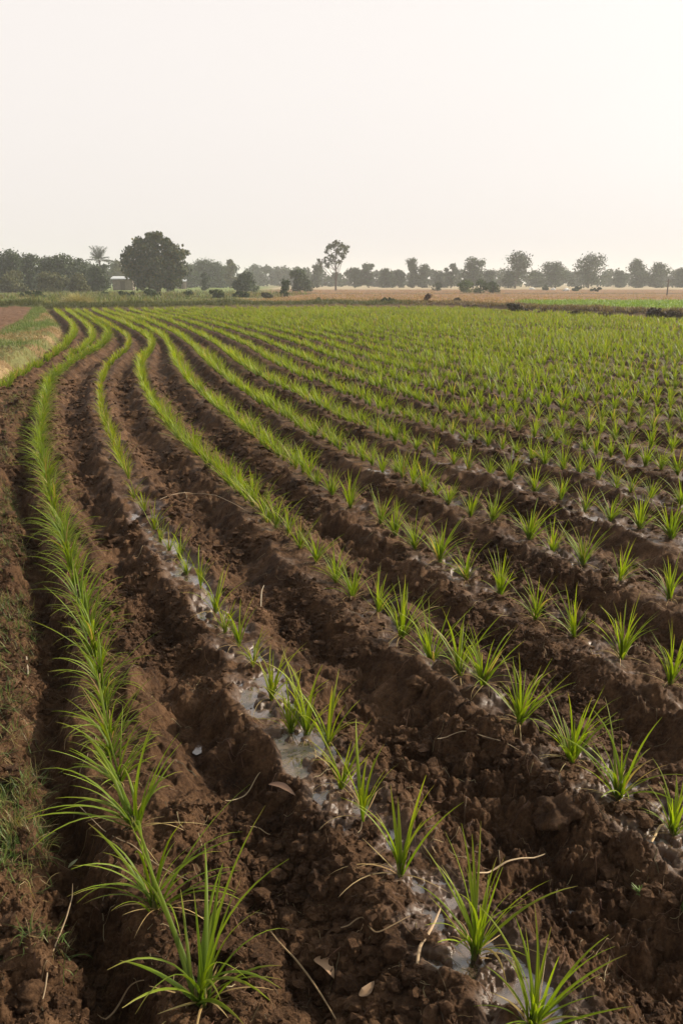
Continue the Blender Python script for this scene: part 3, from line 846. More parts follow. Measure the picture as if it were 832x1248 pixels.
# ------------------------------------------------------------------ grasses
def tufts(xy, zz, nb, L, w, cols_b, cols_t, nseg=4, e=(25, 85), bd=(10, 80), spread=.03, k=2, curl=.5):
    n = len(xy); ids = np.repeat(np.arange(n), nb); m = len(ids)
    th = rng.uniform(0, 2 * PI, m); rr = spread * np.sqrt(rng.uniform(0, 1, m))
    base = np.stack([xy[ids, 0] + rr * np.cos(th), xy[ids, 1] + rr * np.sin(th), zz[ids]], -1)
    L = np.broadcast_to(L, (n,))[ids] * rng.uniform(.45, 1.1, m); w = np.broadcast_to(w, (n,))[ids] * rng.uniform(.7, 1.3, m)
    cb = np.broadcast_to(cols_b, (n, 3))[ids] * rng.uniform(.75, 1.25, (m, 1)); ct = np.broadcast_to(cols_t, (n, 3))[ids] * rng.uniform(.75, 1.25, (m, 1))
    return blades(base, L, w, rng.uniform(0, 2 * PI, m), np.radians(rng.uniform(*e, m)), np.radians(rng.uniform(*bd, m)), nseg, cb, ct, k=k, curl=curl)
def blend_cols(n, palette, rg=None):
    pal = np.array(palette); return pal[rng.integers(0, len(pal), n)]

# near weedy bank at the left
n = 7500; yy = 1.6 + 12 * rng.uniform(0, 1, n) ** 1.7; da = .27 + rng.uniform(0, 1, n) ** 1.2 * (.35 + .09 * yy)
xx = np.interp(yy, YG, ROWS[2]) - da
ppx, ppy = to_px(xx, yy)
patch = vnoise(xx * 2.6, yy * 2.0, 501) * .6 + .4 * vnoise(xx * 7, yy * 7, 503)
hot = np.zeros(n)
for (a, b, sx, sy) in ((20, 1010, 55, 75), (15, 725, 40, 60), (12, 600, 30, 45), (30, 500, 22, 16), (5, 860, 30, 40), (10, 660, 30, 25)):
    hot = np.maximum(hot, np.exp(-((ppx - a) / sx) ** 2 - ((ppy - b) / sy) ** 2))
m = (rng.uniform(0, 1, n) < hot * 1.1 * sstep(.3, .55, patch) + .05) & (ppx > -140)
xy = np.stack([xx, yy], -1)[m]; zz = hz(xy[:, 0], xy[:, 1])
c = blend_cols(len(xy), [(.07, .12, .02), (.10, .15, .03), (.05, .085, .015), (.17, .17, .05), (.20, .16, .07)])
V, Fq, C = tufts(xy, zz, 6, .075, .0030, c, c * 1.35, 5, (8, 75), (-10, 60), .03, 2, 1.4)
tag(link('weeds', mesh_np('weeds', V, Fq, M_GRASS, C)), 'sprawling thin green weeds on the bank at the left edge', 'weeds', kind='stuff')

# straw coloured verge left of the far rows
n = 26000; yy = 9 + 44 * rng.uniform(0, 1, n); dd = .5 + 7.5 * rng.uniform(0, 1, n) ** 1.0
xx = np.interp(yy, YG, ROWS[0]) - dd; ppx, ppy = to_px(xx, yy)
bx = np.interp(ppy, [379, 395, 412, 430], [44, 31, 2, -60])
m = (ppx > bx - 3) & (ppx > -60) & (ppy > 379.5) & (ppx < 100)
xy = np.stack([xx, yy], -1)[m]; zz = terrain(xy[:, 0], xy[:, 1], False)[0]
gm = (vnoise(xy[:, 0] * .9, xy[:, 1] * .5, 511) > .54) | ((ppx[m] - bx[m] < 14) & (rng.uniform(0, 1, m.sum()) < .85))
c = np.where(gm[:, None], blend_cols(len(xy), [(.08, .13, .03), (.11, .17, .04), (.15, .19, .05)]), blend_cols(len(xy), [(.27, .18, .085), (.22, .15, .07), (.34, .26, .14), (.18, .14, .06)]))
V, Fq, C = tufts(xy, zz, 5, np.where(gm, .20, .13), .010, c, c * 1.15, 3, (20, 85), (5, 70), .09)
tag(link('dry_grass', mesh_np('dry_grass', V, Fq, M_DRY, C)), 'straw coloured dry grass with green tufts on the left verge', 'grass', kind='stuff')

# grass on the headland bund and the rough ground behind it
def px_scatter(n, px0, px1, fn):
    a = rng.uniform(px0, px1, n); b = fn(a, rng.uniform(0, 1, n)); X, Y = np.array([ground(q, w_) for q, w_ in zip(a, b)]).T
    return a, b, np.stack([X, Y], -1)
a, b, xy = px_scatter(9000, -60, 900, lambda a, u: edge_py(a) - .2 - 2.4 * u)
zz = terrain(xy[:, 0], xy[:, 1], False)[0]
wst = a < 500 + rng.uniform(-20, 20, len(a))
c = np.where(wst[:, None], blend_cols(len(a), [(.05, .06, .02), (.07, .085, .025), (.09, .09, .035), (.045, .05, .02)]), blend_cols(len(a), [(.22, .17, .09), (.10, .065, .04), (.08, .075, .03), (.12, .08, .05), (.07, .045, .03)]))
V, Fq, C = tufts(xy, zz, 5, np.where(wst, .26, .22), .03, c, c * 1.3, 2, (35, 88), (0, 50), .15)
tag(link('bund_grass', mesh_np('bund_grass', V, Fq, M_GRASS, C)), 'dark and straw coloured grass growing along the field bund', 'grass', kind='stuff')

a, b, xy = px_scatter(16000, -60, 900, lambda a, u: 352.5 + (edge_py(a) - 3.5 - 352.5) * u ** .8)
zz = np.zeros(len(a)); nzz = vnoise(xy[:, 0] * .10, xy[:, 1] * .06, 521)
wst = a < 330 + (nzz - .5) * 120
grn = (a > 630) & (b > 366) & (b < 375 + (a - 640) * .035)
pal_w = blend_cols(len(a), [(.09, .13, .03), (.14, .17, .045), (.20, .16, .07), (.05, .065, .02), (.11, .085, .04), (.06, .08, .025)])
pal_e = blend_cols(len(a), [(.28, .16, .08), (.23, .13, .07), (.32, .22, .12), (.17, .15, .06)])
c = np.where(grn[:, None], blend_cols(len(a), [(.12, .20, .02), (.17, .24, .03)]), np.where(wst[:, None], pal_w, pal_e))
hh = np.where(grn, .22, np.where(wst, .22 + .4 * sstep(.5, .8, nzz), .15))
V, Fq, C = tufts(xy, zz, 5, hh, .07, c, c * 1.15, 2, (40, 88), (0, 50), .35)
tag(link('rough_grass', mesh_np('rough_grass', V, Fq, M_GRASS, C)), 'mixed weeds and stubble covering the flat fields beyond the bund', 'grass', kind='stuff')

# ------------------------------------------------------------------ trees and shrubs
def leafcards(cen, rad, n, size, cols, rg, flat=.75, shell=.35):
    """cen (m,3) lobes, rad (m,), n leaves spread through the lobes"""
    wv = rad ** 2; wv = wv / wv.sum(); li = rg.choice(len(cen), n, p=wv)
    dv = rg.normal(0, 1, (n, 3)); dv /= np.linalg.norm(dv, axis=1)[:, None]
    r_ = rad[li] * (shell + (1 - shell) * rg.uniform(0, 1, n) ** .45) * (1 + .22 * rg.normal(0, 1, n))
    p = cen[li] + dv * r_[:, None] * np.array([1, 1, flat])
    nn = dv * .6 + rg.normal(0, 1, (n, 3)) * .7; nn /= np.linalg.norm(nn, axis=1)[:, None]
    a = np.cross(nn, rg.normal(0, 1, (n, 3))); a /= np.linalg.norm(a, axis=1)[:, None]; bb = np.cross(nn, a)
    s = size * rg.uniform(.5, 1.3, n)[:, None]
    V = np.stack([p - a * s * .5 - bb * s * .12, p - bb * s * .42 + a * s * .05, p + a * s * .6, p + bb * s * .42], 1)
    V[:, 0] += nn * s * .1; V[:, 2] -= nn * s * .12
    tone = rg.uniform(.72, 1.3, len(cen))[li]
    C = np.asarray(cols)[rg.integers(0, len(cols), n)] * tone[:, None] * rg.uniform(.75, 1.25, n)[:, None]
    return V.reshape(-1, 3), np.arange(4 * n).reshape(-1, 4), np.repeat(C, 4, 0)

GREENS = [(.026, .044, .016), (.038, .060, .020), (.055, .080, .027), (.022, .036, .014)]
WARM = [(.060, .070, .022), (.085, .090, .028), (.105, .100, .035)]
def tree(px, top, base, wpx, label, shape='round', cols=GREENS, name='broadleaf_tree', cat='tree', crown0=.22, n=1500, lobes=13, leafs=None, seed=None, group='trees along the horizon', gaps=1.0, bare=0):
    rg = np.random.default_rng(seed if seed is not None else int(px * 7 + top))
    X, Y = ground(px, base); H = z_at(Y, top); W = wpx * metres_per_px(Y)
    o = empty(name, (X, Y, 0))
    c0 = H * crown0; ch = H - c0
    cen, rad = [], []
    for i in range(lobes):
        u = (i + rg.uniform(.2, .8)) / lobes
        z = c0 + ch * (.06 + .86 * u)
        env = {'round': math.sin(PI * min(1, .34 + .62 * u)) ** .6, 'column': .8 * (1 - .3 * u), 'umbrella': .6 + .4 * math.sin(PI * min(1, .1 + .7 * u)), 'cone': 1 - .75 * u, 'low': math.sin(PI * min(1, .4 + .55 * u)) ** .5}[shape]
        rl = W * rg.uniform(.12, .24) * (1.0 if shape != 'column' else 1.5) * gaps
        a = rg.uniform(0, 2 * PI); q = max(0, W * .5 * env - rl) * rg.uniform(.45, 1.08) if i % 3 else max(0, W * .5 * env - rl) * rg.uniform(0, .4)
        rl = min(rl, ch * .28)
        cen.append((q * math.cos(a) + W * .07 * rg.normal(), q * math.sin(a), min(z, H - rl * .75))); rad.append(rl)
    cen = np.array(cen); rad = np.array(rad)
    # trunk and limbs
    tr = max(.10, H * .022); kx = rg.normal(0, .02) * H; ky = rg.normal(0, .02) * H
    parts = [tube([(0, 0, -.2), (kx * .2, ky * .2, H * .15), (kx * .6, ky * .6, c0 + ch * .25), (kx, ky, c0 + ch * .7)], [tr * 1.35, tr, tr * .7, tr * .25], 8)]
    for i in range(len(cen)):
        u0 = rg.uniform(.55, .95); s = np.array([kx * .6, ky * .6, c0 + ch * .2 * u0]); e_ = cen[i]
        s[2] = min(s[2], e_[2] - .1 * ch) if e_[2] > c0 * 1.05 else c0 * .8
        mid = (s + e_) / 2 + np.array([0, 0, -.04 * H])
        parts.append(tube([s, mid, e_], [tr * .5, tr * .32, tr * .1], 5))
    V, Fq, C = join(parts); link('trunk', mesh_np('trunk', V, Fq, M_BARK, C), o)
    ls = leafs or max(.22, W * .055)
    V, Fq, C = leafcards(cen, rad, n, ls, cols, rg)
    V[:, 2] = np.maximum(V[:, 2], .05)
    link('crown', mesh_np('crown', V, Fq, M_CROWN, C, smooth=False), o)
    tag(o, label, cat, group)
    return o

def custom_tree(px, base, lobes, trunk, label, name, n, leaf, cols, group=None, cat='tree', shell=.3):
    """lobes: (px, py, r_px) read at the tree's own distance; depth spread gives it volume"""
    rg = np.random.default_rng(int(px) * 3)
    X, Y = ground(px, base); mp = metres_per_px(Y); o = empty(name, (X, Y, 0))
    cen, rad = [], []
    for (a, b, r) in lobes:
        for s_ in (-1, 1):
            cen.append(((a - px) * mp, s_ * rg.uniform(.1, .9) * r * mp + rg.normal(0, r * mp * .5), z_at(Y, b) + rg.normal(0, .1))); rad.append(r * mp * rg.uniform(.8, 1.05))
    cen = np.array(cen); rad = np.array(rad)
    P_ = [(q[0] * mp, q[1] * mp, z_at(Y, base - q[2]) if q[2] else -.2) for q in trunk]
    tr = np.linspace(1.25, .35, len(P_)) * trunk[0][3] * mp
    parts = [tube(P_, tr, 8)]
    top = np.array(P_[-1])
    for i in range(0, len(cen)):
        k_ = rg.integers(max(1, len(P_) - 3), len(P_)); s = np.array(P_[k_], float); e_ = cen[i]
        if e_[2] < s[2]: s = np.array(P_[1], float)
        parts.append(tube([s, (s + e_) / 2 + rg.normal(0, .15, 3), e_], [tr[-1] * .8, tr[-1] * .5, tr[-1] * .15], 5))
    V, Fq, C = join(parts); link('trunk', mesh_np('trunk', V, Fq, M_BARK, C), o)
    V, Fq, C = leafcards(cen, rad, n, leaf, cols, rg, flat=.85, shell=shell)
    V[:, 2] = np.maximum(V[:, 2], .05)
    link('crown', mesh_np('crown', V, Fq, M_CROWN, C, smooth=False), o)
    return tag(o, label, cat, group)

# the big spreading tree on the left
custom_tree(191, 357.2, [(190, 292, 9), (176, 297, 9), (205, 296, 9), (165, 308, 10), (186, 306, 13), (210, 308, 12), (222, 311, 8), (160, 321, 10), (178, 322, 14), (198, 322, 15), (216, 323, 11), (230, 308, 4.5),
                        (162, 333, 9), (176, 337, 12), (194, 338, 13), (212, 336, 11), (224, 329, 7), (172, 345, 8), (190, 347, 9), (205, 348, 9), (184, 286, 4), (198, 287, 5), (214, 343, 7), (154, 312, 4)],
            [(0, 0, 0, 3.2), (0, 0, 12, 2), (-.5, 0, 28, 2), (0, 0, 45, 2)], 'biggest dark spreading tree, left of centre, beside the tin-roofed shed', 'spreading_tree', 12000, .42, [(.030, .044, .015), (.042, .058, .018), (.055, .070, .022), (.09, .085, .024)])
# the lone slender tree with an open crown
custom_tree(409, 354, [(409, 297, 6), (402, 301, 5.5), (417, 300, 6), (421, 305, 5), (398, 307, 4), (412, 307, 6), (405, 312, 5.5), (418, 312, 5), (396, 318, 5), (390, 321, 4.5), (404, 319, 4.5), (413, 320, 4), (388, 317, 3), (399, 324, 4), (424, 301, 3)],
            [(0, 0, 0, 1.05), (.3, 0, 12, 1), (.0, 0, 24, 1), (-.3, 0, 36, 1), (.4, 0, 50, 1)], 'lone slender tree with bare trunk and open crown near centre', 'slender_tree', 900, .42, [(.05, .062, .02), (.07, .08, .028)], shell=.1)

TREES = [
 (3, 309, 356.5, 30, 'dark bushy tree cut by the left edge of the photo', 'round', GREENS),
 (19, 303, 356.5, 24, 'tall jagged dark tree second from the left edge', 'column', GREENS),
 (39, 309, 356.2, 34, 'dark round tree between jagged tree and low saplings', 'round', GREENS),
 (58, 312, 356, 34, 'dark bushy tree left of the rounded double crown', 'round', GREENS),
 (79, 308, 356, 34, 'rounded dark tree just left of the coconut palm', 'round', GREENS),
 (99, 315, 355.5, 30, 'shorter dark tree standing right against the coconut palm', 'round', GREENS),
 (146, 316, 352, 18, 'thin wispy tree between palm and biggest tree', 'round', WARM),
 (20, 330, 357.5, 36, 'low olive tree in front of the left edge trees', 'low', WARM),
 (64, 332, 357.5, 40, 'broad low grey-green tree in front of left woods', 'low', WARM),
 (98, 334, 357.2, 26, 'low sparse olive tree below the coconut palm', 'low', WARM),
 (118, 324, 356.4, 26, 'bushy dark tree hiding the foot of the palm trunk', 'round', GREENS),
 (128, 322, 355, 16, 'bushy tree just right of the palm trunk', 'round', GREENS),
 (250, 315, 351.3, 34, 'hazy rounded tree just right of the biggest tree', 'round', GREENS),
 (232, 322, 351.6, 22, 'hazy tree touching right side of the biggest tree', 'round', GREENS),
 (268, 320, 351.3, 26, 'hazy middling tree with flat top left of centre', 'round', GREENS),
 (281, 316, 351.5, 14, 'thin high-crowned tree left of the round bush', 'umbrella', WARM),
 (250, 331, 354.5, 13, 'small narrow dark conical tree below the hazy trees', 'cone', GREENS),
 (299, 332, 356.5, 27, 'round dark green small tree left of the far wood', 'round', GREENS),
 (365, 328, 355.5, 26, 'rounded dark tree left of the lone slender tree', 'round', GREENS),
 (386, 322, 351, 16, 'hazy tree behind the lone slender tree', 'round', GREENS),
 (432, 326, 351, 22, 'hazy low tree just right of the lone slender tree', 'umbrella', GREENS),
 (449, 320, 351, 18, 'hazy tree with small raised crown right of centre', 'umbrella', GREENS),
 (470, 326, 351, 24, 'hazy rounded tree left of the tall narrow tree', 'round', GREENS),
 (486, 329, 350.8, 20, 'short hazy tree beside the tall narrow tree', 'round', GREENS),
 (502, 313, 351, 12, 'tall narrow column-like tree right of centre', 'column', GREENS),
 (515, 322, 351, 20, 'hazy tree leaning against the tall narrow tree', 'round', GREENS),
 (536, 330, 350.8, 18, 'short hazy tree left of the narrow round-topped tree', 'round', GREENS),
 (549, 320, 351, 15, 'narrow round-topped tree above the nearer green bush', 'umbrella', GREENS),
 (576, 313, 351.2, 30, 'wide tree with knobbly top above the nearer bush', 'umbrella', GREENS),
 (597, 328, 350.8, 20, 'low hazy tree left of the dense egg-shaped tree', 'round', GREENS),
 (627, 306, 351.6, 38, 'dense egg-shaped tree, tallest on the right half', 'round', GREENS),
 (652, 329, 350.6, 22, 'low pale tree right of the dense egg-shaped tree', 'round', GREENS),
 (676, 319, 351, 34, 'gappy wide tree left of the broad flat-topped tree', 'umbrella', GREENS),
 (716, 309, 351.3, 44, 'broad flat-topped tree right of the gappy wide tree', 'umbrella', GREENS),
 (754, 330, 350.7, 18, 'short hazy tree right of the broad flat-topped tree', 'round', GREENS),
 (775, 316, 351, 26, 'pointed rounded tree, first of the pair near right edge', 'round', GREENS),
 (799, 319, 351, 25, 'rounded tree, second of the pair near right edge', 'round', GREENS),
 (829, 327, 350.8, 28, 'low wide tree cut by the right edge', 'round', GREENS),
]
for (px, top, base, w, lab, shp, cols) in TREES:
    big = w >= 25
    tree(px, top, base, w * (1.3 if shp != 'column' else 1.35), lab, shp, cols, crown0=(.02 if shp in ('low',) else (.03 if shp != 'umbrella' else .10)), n=3600 if big else 2300, lobes=17 if big else 12,
         leafs=(.42 if base < 352 else .34), gaps=1.15 if shp in ('round', 'low') else 1.0)

SHRUBS = [
 (349, 341, 362, 13, 'small dark upright bush standing in the stubble field', 'cone', GREENS),
 (533, 345, 354.5, 13, 'small low green bush left of the long bush', 'low', GREENS),
 (568, 342, 357, 20, 'left mound of the long bright green bush', 'low', [(.06, .10, .025), (.08, .12, .03)]),
 (585, 341.5, 357.5, 22, 'middle mound of the long bright green bush', 'low', [(.05, .085, .022), (.075, .11, .03)]),
 (600, 344, 357, 20, 'right mound of the long bright green bush', 'low', [(.05, .085, .022), (.07, .10, .03)]),
 (472, 364, 373.5, 18, 'dark green bush at the end of the dark bund', 'low', GREENS),
 (520, 358.5, 371.5, 10, 'small dead reddish brown bush on the stubble edge', 'cone', [(.10, .055, .04), (.13, .08, .05)]),
 (557, 364, 369, 12, 'low brown weed clump right of the dead bush', 'low', [(.11, .07, .045), (.09, .075, .04)]),
 (575, 373, 377, 16, 'low dark weed clump on the bund right of centre', 'low', [(.09, .06, .04), (.07, .06, .035)]),
 (627, 371, 381, 28, 'wide dark weed clump on the bund near the green strip', 'low', [(.055, .055, .03), (.08, .06, .04)]),
 (660, 378, 383.5, 34, 'low brown weeds on the bund right of the wide clump', 'low', [(.09, .065, .045), (.13, .09, .06)]),
 (700, 380, 386, 36, 'long brown weed clump midway along the right bund', 'low', [(.10, .07, .045), (.13, .095, .06)]),
 (738, 382, 388, 34, 'brown weed clump left of the dark mound on the bund', 'low', [(.10, .07, .045), (.13, .095, .06)]),
 (793, 377, 389, 19, 'dark rounded mound of weeds on the right bund', 'low', [(.05, .035, .026), (.07, .05, .035)]),
 (818, 380, 390, 22, 'brown weed clump on the bund at the right edge', 'low', [(.08, .055, .04), (.10, .08, .05)]),
 (47, 356, 364, 42, 'long dark low bush in the left middle distance', 'low', GREENS),
 (152, 356, 364, 34, 'dark low bush below the tin-roofed shed', 'low', GREENS),
 (183, 354, 364, 22, 'dark low bush in front of the biggest tree', 'low', GREENS),
 (229, 355.5, 362, 14, 'small dark bush right of the biggest tree base', 'low', GREENS),
 (265, 354, 364, 22, 'olive bush below the hazy trees left of centre', 'low', [(.06, .085, .025), (.08, .10, .03)]),
 (292, 356, 363, 24, 'dark flat bush below the round small tree', 'low', GREENS),
 (325, 358, 363.5, 20, 'low dark weeds left of the upright bush', 'low', [(.07, .06, .035), (.06, .07, .03)]),
 (387, 364, 369.5, 14, 'low olive weed clump in stubble below the slender tree', 'low', [(.09, .10, .035), (.08, .08, .03)]),
 (128, 357, 362, 12, 'tiny dark bush beside the straw heap', 'low', GREENS),
 (665, 349, 354, 10, 'small dark shrub left of the white sheets', 'low', GREENS),
 (702, 350, 355, 18, 'low dark shrubs right of the white sheets', 'low', GREENS),
 (728, 351.5, 355.5, 22, 'low olive shrub further right of the white sheets', 'low', GREENS),
]
for (px, top, base, w, lab, shp, cols) in SHRUBS:
    tree(px, top - 1.2, base, w * 1.5, lab, shp, cols, name='bush', cat='bush', crown0=.02, n=1100 if w > 15 else 700, lobes=11, leafs=(.11 if base > 366 else .2), group='bushes and weed clumps beyond the field', gaps=1.1)

# far wood that reads as one mass
cen, rad = [], []
for q in np.arange(-160, 1000, 3.0):
    tp = 331 + rng.uniform(-4, 4)
    if 306 < q < 380: tp = 324 + rng.uniform(-2, 2) - (2 if q < 330 else 0)
    if q < 290: tp = 323 + rng.uniform(-5, 5)
    b_ = (351.2 if q < 150 else 350.4) if q < 290 else (349.5 if not (306 < q < 380) else 349.0)
    X, Y = ground(q, b_ + rng.uniform(-.15, .15)); Hh = z_at(Y, tp); rr = Hh * .22
    for zz_ in (.2, .45, .72): cen.append((X + rng.normal(0, 1.5), Y + rng.normal(0, 3), Hh * (zz_ + rng.uniform(-.05, .08)))); rad.append(rr * rng.uniform(.8, 1.3))
rg = np.random.default_rng(5)
V, Fq, C = leafcards(np.array(cen), np.array(rad), 80000, .8, GREENS, rg)
V[:, 2] = np.maximum(V[:, 2], 0)
tag(link('far_wood', mesh_np('far_wood', V, Fq, M_CROWN, C, smooth=False)), 'hazy distant belt of woodland closing the horizon', 'woodland', kind='stuff')

# coconut palm
def palm():
    X, Y = ground(124, 353.2); H = z_at(Y, 317); rg = np.random.default_rng(3)
    o = empty('coconut_palm', (X, Y, 0))
    V, Fq, C = tube([(0, 0, -.2), (.1, 0, H * .3), (.15, .1, H * .65), (0, 0, H)], [.30, .24, .2, .16], 9)
    link('trunk', mesh_np('trunk', V, Fq, M_BARK, C), o)
    for i in range(20):
        az = i * 2.399 + rg.uniform(-.2, .2); e0 = math.radians(rg.uniform(-10, 70) if i > 6 else rg.uniform(65, 88)); L = rg.uniform(2.6, 3.7); bend = math.radians(rg.uniform(15, 50))
        t = np.linspace(0, 1, 12); el = e0 - bend * t ** 1.3
        P_ = np.stack([np.cumsum(np.cos(el) * math.cos(az)), np.cumsum(np.cos(el) * math.sin(az)), np.cumsum(np.sin(el))], -1) * L / 12
        parts = [tube(P_, np.linspace(.05, .012, 12), 5, (.10, .10, .04))]
        m_ = 46; s_ = np.linspace(.08, 1, m_); idx = s_ * 11
        pb = np.stack([np.interp(idx, np.arange(12), P_[:, k]) for k in range(3)], -1)
        for sd in (-1, 1):
            ln = .75 * np.sin(np.clip(s_ * .85 + .12, 0, 1) * PI) ** .6 + .1
            parts.append(blades(pb, ln, .14, az + sd * np.radians(rg.uniform(45, 65, m_)), np.radians(rg.uniform(-20, 20, m_)), np.radians(rg.uniform(20, 60, m_)), 3, np.array([.03, .045, .015]), np.array([.045, .06, .02]), k=2, curl=.1, rg=rg))
        V, Fq, C = join(parts); f_ = link('frond', mesh_np('frond', V, Fq, M_CROWN, C), o, (0, 0, H))
    tag(o, 'coconut palm with feathery crown left of the biggest tree', 'palm')
palm()

# sheds with zinc roofs
def shed(px, top, base, wpx, label):
    X, Y = ground(px, base); H = z_at(Y, top); W = wpx * metres_per_px(Y) ; D = W * .7
    o = empty('field_shed', (X, Y, 0), .06)
    V, Fq, C = boxes([(-W * .40, -D * .4, 0, W * .40, -D * .4 + .08, H * .74), (-W * .40, D * .4 - .08, 0, W * .40, D * .4, H * .80), (-W * .40, -D * .4 + .081, 0, -W * .40 + .08, D * .4 - .081, H * .74), (W * .40 - .08, -D * .4 + .081, 0, W * .40, D * .4 - .081, H * .74)])
    link('wall', mesh_np('wall', V, Fq, M_WALL, smooth=False), o)
    # corrugated single-pitch sheet with thickness
    nx = 81; xs = np.linspace(-W * .5, W * .5, nx); zc = .035 * np.sin(np.arange(nx) * PI / 2)
    ys = np.array([-D * .55, 0, D * .55]); zr = np.array([H * .80, H * .90, H])
    Pt = np.stack([np.stack([xs, np.full(nx, y_), zr[i] + zc], -1) for i, y_ in enumerate(ys)])
    V = np.concatenate([Pt.reshape(-1, 3), Pt.reshape(-1, 3) - [0, 0, .03]]); v = np.arange(3 * nx).reshape(3, nx)
    q = np.stack([v[:-1, :-1], v[:-1, 1:], v[1:, 1:], v[1:, :-1]], -1).reshape(-1, 4); k0 = 3 * nx
    qs = [q, q[:, ::-1] + k0, np.stack([v[0, :-1], v[0, :-1] + k0, v[0, 1:] + k0, v[0, 1:]], -1), np.stack([v[-1, 1:], v[-1, 1:] + k0, v[-1, :-1] + k0, v[-1, :-1]], -1)]
    link('roof', mesh_np('roof', V, np.vstack(qs), M_ROOF), o)
    for sx in (-.46, .46):
        for sy in (-.50, .50):
            zt = H * (.79 if sy < 0 else .96)
            V, Fq, C = tube([(sx * W, sy * D, -.1), (sx * W, sy * D, zt * .5), (sx * W, sy * D, zt)], .06, 7)
            link('post', mesh_np('post', V, Fq, M_POST), o)
    V, Fq, C = boxes([(-.45, -D * .4 - .03, 0.02, .45, -D * .4 - .003, min(2.0, H * .66))])
    link('door', mesh_np('door', V, Fq, M_POST, smooth=False), o)
    tag(o, label, 'shed')
shed(152, 336.5, 354.5, 30, 'low shed with pale zinc roof between palm and biggest tree')
shed(222, 340.5, 352.8, 12, 'small shed with pale roof behind right side of biggest tree')

# thin pole near the right edge
X, Y = ground(812, 360); H = z_at(Y, 340)
o = empty('wooden_pole', (X, Y, 0))
V, Fq, C = tube([(0, 0, -.2), (.01, 0, H * .5), (.03, 0, H)], [.09, .08, .07], 8); link('shaft', mesh_np('shaft', V, Fq, M_POST), o)
V, Fq, C = tube([(-.35, 0, H * .86), (.03, 0, H * .865), (.40, 0, H * .87)], .04, 6); link('crossbar', mesh_np('crossbar', V, Fq, M_POST), o)
tag(o, 'thin dark pole standing in the fields near the right edge', 'pole')

# white sheeting bundles far right, straw heap on the left
def heap(px, base, wpx, hpx, label, name, cat, mat, amp=.5, seed=3, blade=None):
    X, Y = ground(px, base); W = wpx * metres_per_px(Y) / 2; Hh = hpx * metres_per_px(Y)
    V = lump(V3, seed, amp); V = V * [W, W * .8, Hh]; V[:, 2] = np.maximum(V[:, 2], -.05)
    if blade is None:
        o = link(name, mesh_np(name, V, F3, mat), None, (X, Y, 0)); return tag(o, label, cat)
    o = empty(name, (X, Y, 0)); link('core', mesh_np('core', V * .92, F3, mat), o)
    rg = np.random.default_rng(seed); ids = rg.choice(len(V), 2600); ids = ids[V[ids, 2] > 0]
    az = np.arctan2(V[ids, 1], V[ids, 0]) + rg.normal(0, .7, len(ids))
    Vb, Fb, Cb = blades(V[ids] * .9, rg.uniform(.3, .9, len(ids)), .03, az, np.radians(rg.uniform(-20, 75, len(ids))), np.radians(rg.uniform(10, 80, len(ids))), 3, np.asarray(blade[0])[None] * rg.uniform(.7, 1.2, (len(ids), 1)), np.asarray(blade[1])[None] * rg.uniform(.7, 1.2, (len(ids), 1)), k=2, rg=rg)
    link('stalks', mesh_np('stalks', Vb, Fb, M_DRY, Cb), o); return tag(o, label, cat)
heap(689, 354.8, 9, 3.4, 'larger white sheeting bundle on the far right field', 'white_bundle', 'sheeting', M_CLOTH, .5, 4)
heap(674, 353.6, 6, 2.2, 'small white sheeting bundle left of the larger one', 'white_bundle', 'sheeting', M_CLOTH, .5, 5)
heap(648, 352.8, 8, 2.2, 'flat white bundle near the low pale tree', 'white_bundle', 'sheeting', M_CLOTH, .5, 6)
M_STRAWM = plain_material('straw_core', (.20, .17, .08), (.32, .27, .14), 4, .95, .03)
heap(96, 373.2, 30, 10, 'pale straw heap beyond the field corner at left', 'straw_heap', 'straw heap', M_STRAWM, .6, 8, ((.30, .27, .12), (.38, .33, .17)))

# ------------------------------------------------------------------ haze
import bmesh
bm = bmesh.new(); bmesh.ops.create_cube(bm, size=1)
me = bpy.data.meshes.new('haze'); bm.to_mesh(me); bm.free()
hzo = link('haze', me); hzo.scale = (3300, 3300, 22); hzo.location = (0, 0, 11 - 1.3)
m, nt, out = new_mat('haze')
pv = nt.nodes.new('ShaderNodeVolumePrincipled'); pv.inputs['Color'].default_value = (.91, .94, .95, 1)
pv.inputs['Density'].default_value = .0008; pv.inputs['Anisotropy'].default_value = .15
nt.links.new(pv.outputs[0], out.inputs['Volume']); me.materials.append(m)
tag(hzo, 'pale warm haze softening the distant trees', 'haze', kind='stuff')

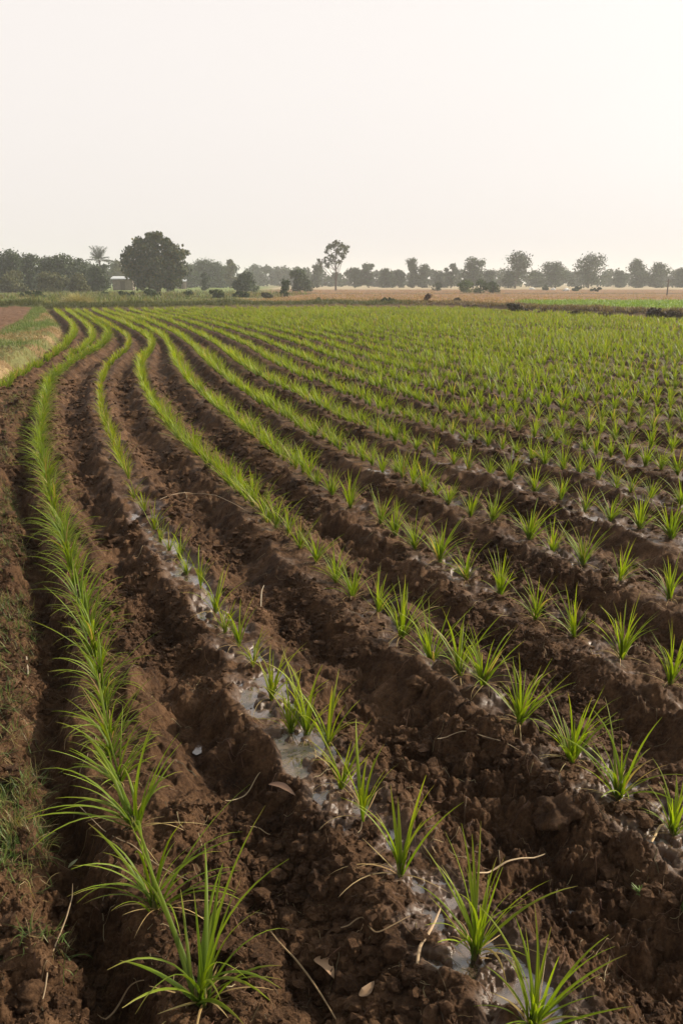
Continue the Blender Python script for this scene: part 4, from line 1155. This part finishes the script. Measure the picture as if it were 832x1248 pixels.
# ------------------------------------------------------------------ light
SUN_EL, SUN_AZ = math.radians(29), math.radians(70)       # azimuth clockwise from the viewing direction (+Y)
w = bpy.data.worlds.new('World'); scene.world = w; w.use_nodes = True
nt = w.node_tree; nt.nodes.clear()
out = nt.nodes.new('ShaderNodeOutputWorld'); bg = nt.nodes.new('ShaderNodeBackground')
sky = nt.nodes.new('ShaderNodeTexSky'); sky.sky_type = 'NISHITA'; sky.sun_disc = False
sky.sun_elevation = SUN_EL; sky.sun_rotation = SUN_AZ; sky.air_density = 1.0; sky.dust_density = 8.0; sky.ozone_density = 1.0; sky.altitude = 0
hs = nt.nodes.new('ShaderNodeHueSaturation'); hs.inputs['Saturation'].default_value = .12; hs.inputs['Value'].default_value = 1.0
nt.links.new(sky.outputs['Color'], hs.inputs['Color'])
# thick haze evens the sky out
tcw = nt.nodes.new('ShaderNodeTexCoord'); sx = nt.nodes.new('ShaderNodeSeparateXYZ'); nt.links.new(tcw.outputs['Generated'], sx.inputs[0])
mr = nt.nodes.new('ShaderNodeMapRange'); mr.interpolation_type = 'SMOOTHSTEP'
for k_, v_ in (('From Min', .26), ('From Max', .75), ('To Min', .70), ('To Max', .05)): mr.inputs[k_].default_value = v_
nt.links.new(sx.outputs['Z'], mr.inputs['Value'])
mx = mixc(nt, mr.outputs['Result'], hs.outputs['Color'], (9.45, 8.85, 8.45))
nt.links.new(mx, bg.inputs['Color']); bg.inputs['Strength'].default_value = .115
nt.links.new(bg.outputs[0], out.inputs['Surface'])
sd = bpy.data.lights.new('sun', 'SUN'); sd.energy = 5.0; sd.angle = math.radians(.8); sd.color = (1, .86, .66)
so = bpy.data.objects.new('sun', sd); COL.objects.link(so)
d = np.array([math.sin(SUN_AZ) * math.cos(SUN_EL), math.cos(SUN_AZ) * math.cos(SUN_EL), math.sin(SUN_EL)])
import mathutils
so.rotation_euler = mathutils.Vector(d).to_track_quat('Z', 'Y').to_euler(); so.location = (20, 20, 30)

# ------------------------------------------------------------------ camera
cam = bpy.data.cameras.new('camera'); co = bpy.data.objects.new('camera', cam); COL.objects.link(co)
cam.sensor_fit = 'VERTICAL'; cam.sensor_height = 36; cam.lens = 36 * F_PX / 1248; cam.clip_end = 6000; cam.clip_start = .05
co.location = (0, 0, CAM_H); co.rotation_euler = (PI / 2 - PITCH, 0, 0)
scene.camera = co
scene.view_settings.view_transform = 'Standard'; scene.view_settings.look = 'None'; scene.view_settings.exposure = .2; scene.view_settings.gamma = 1
scene.view_settings.use_curve_mapping = False
try:
    scene.cycles.volume_bounces = 1
except Exception: pass
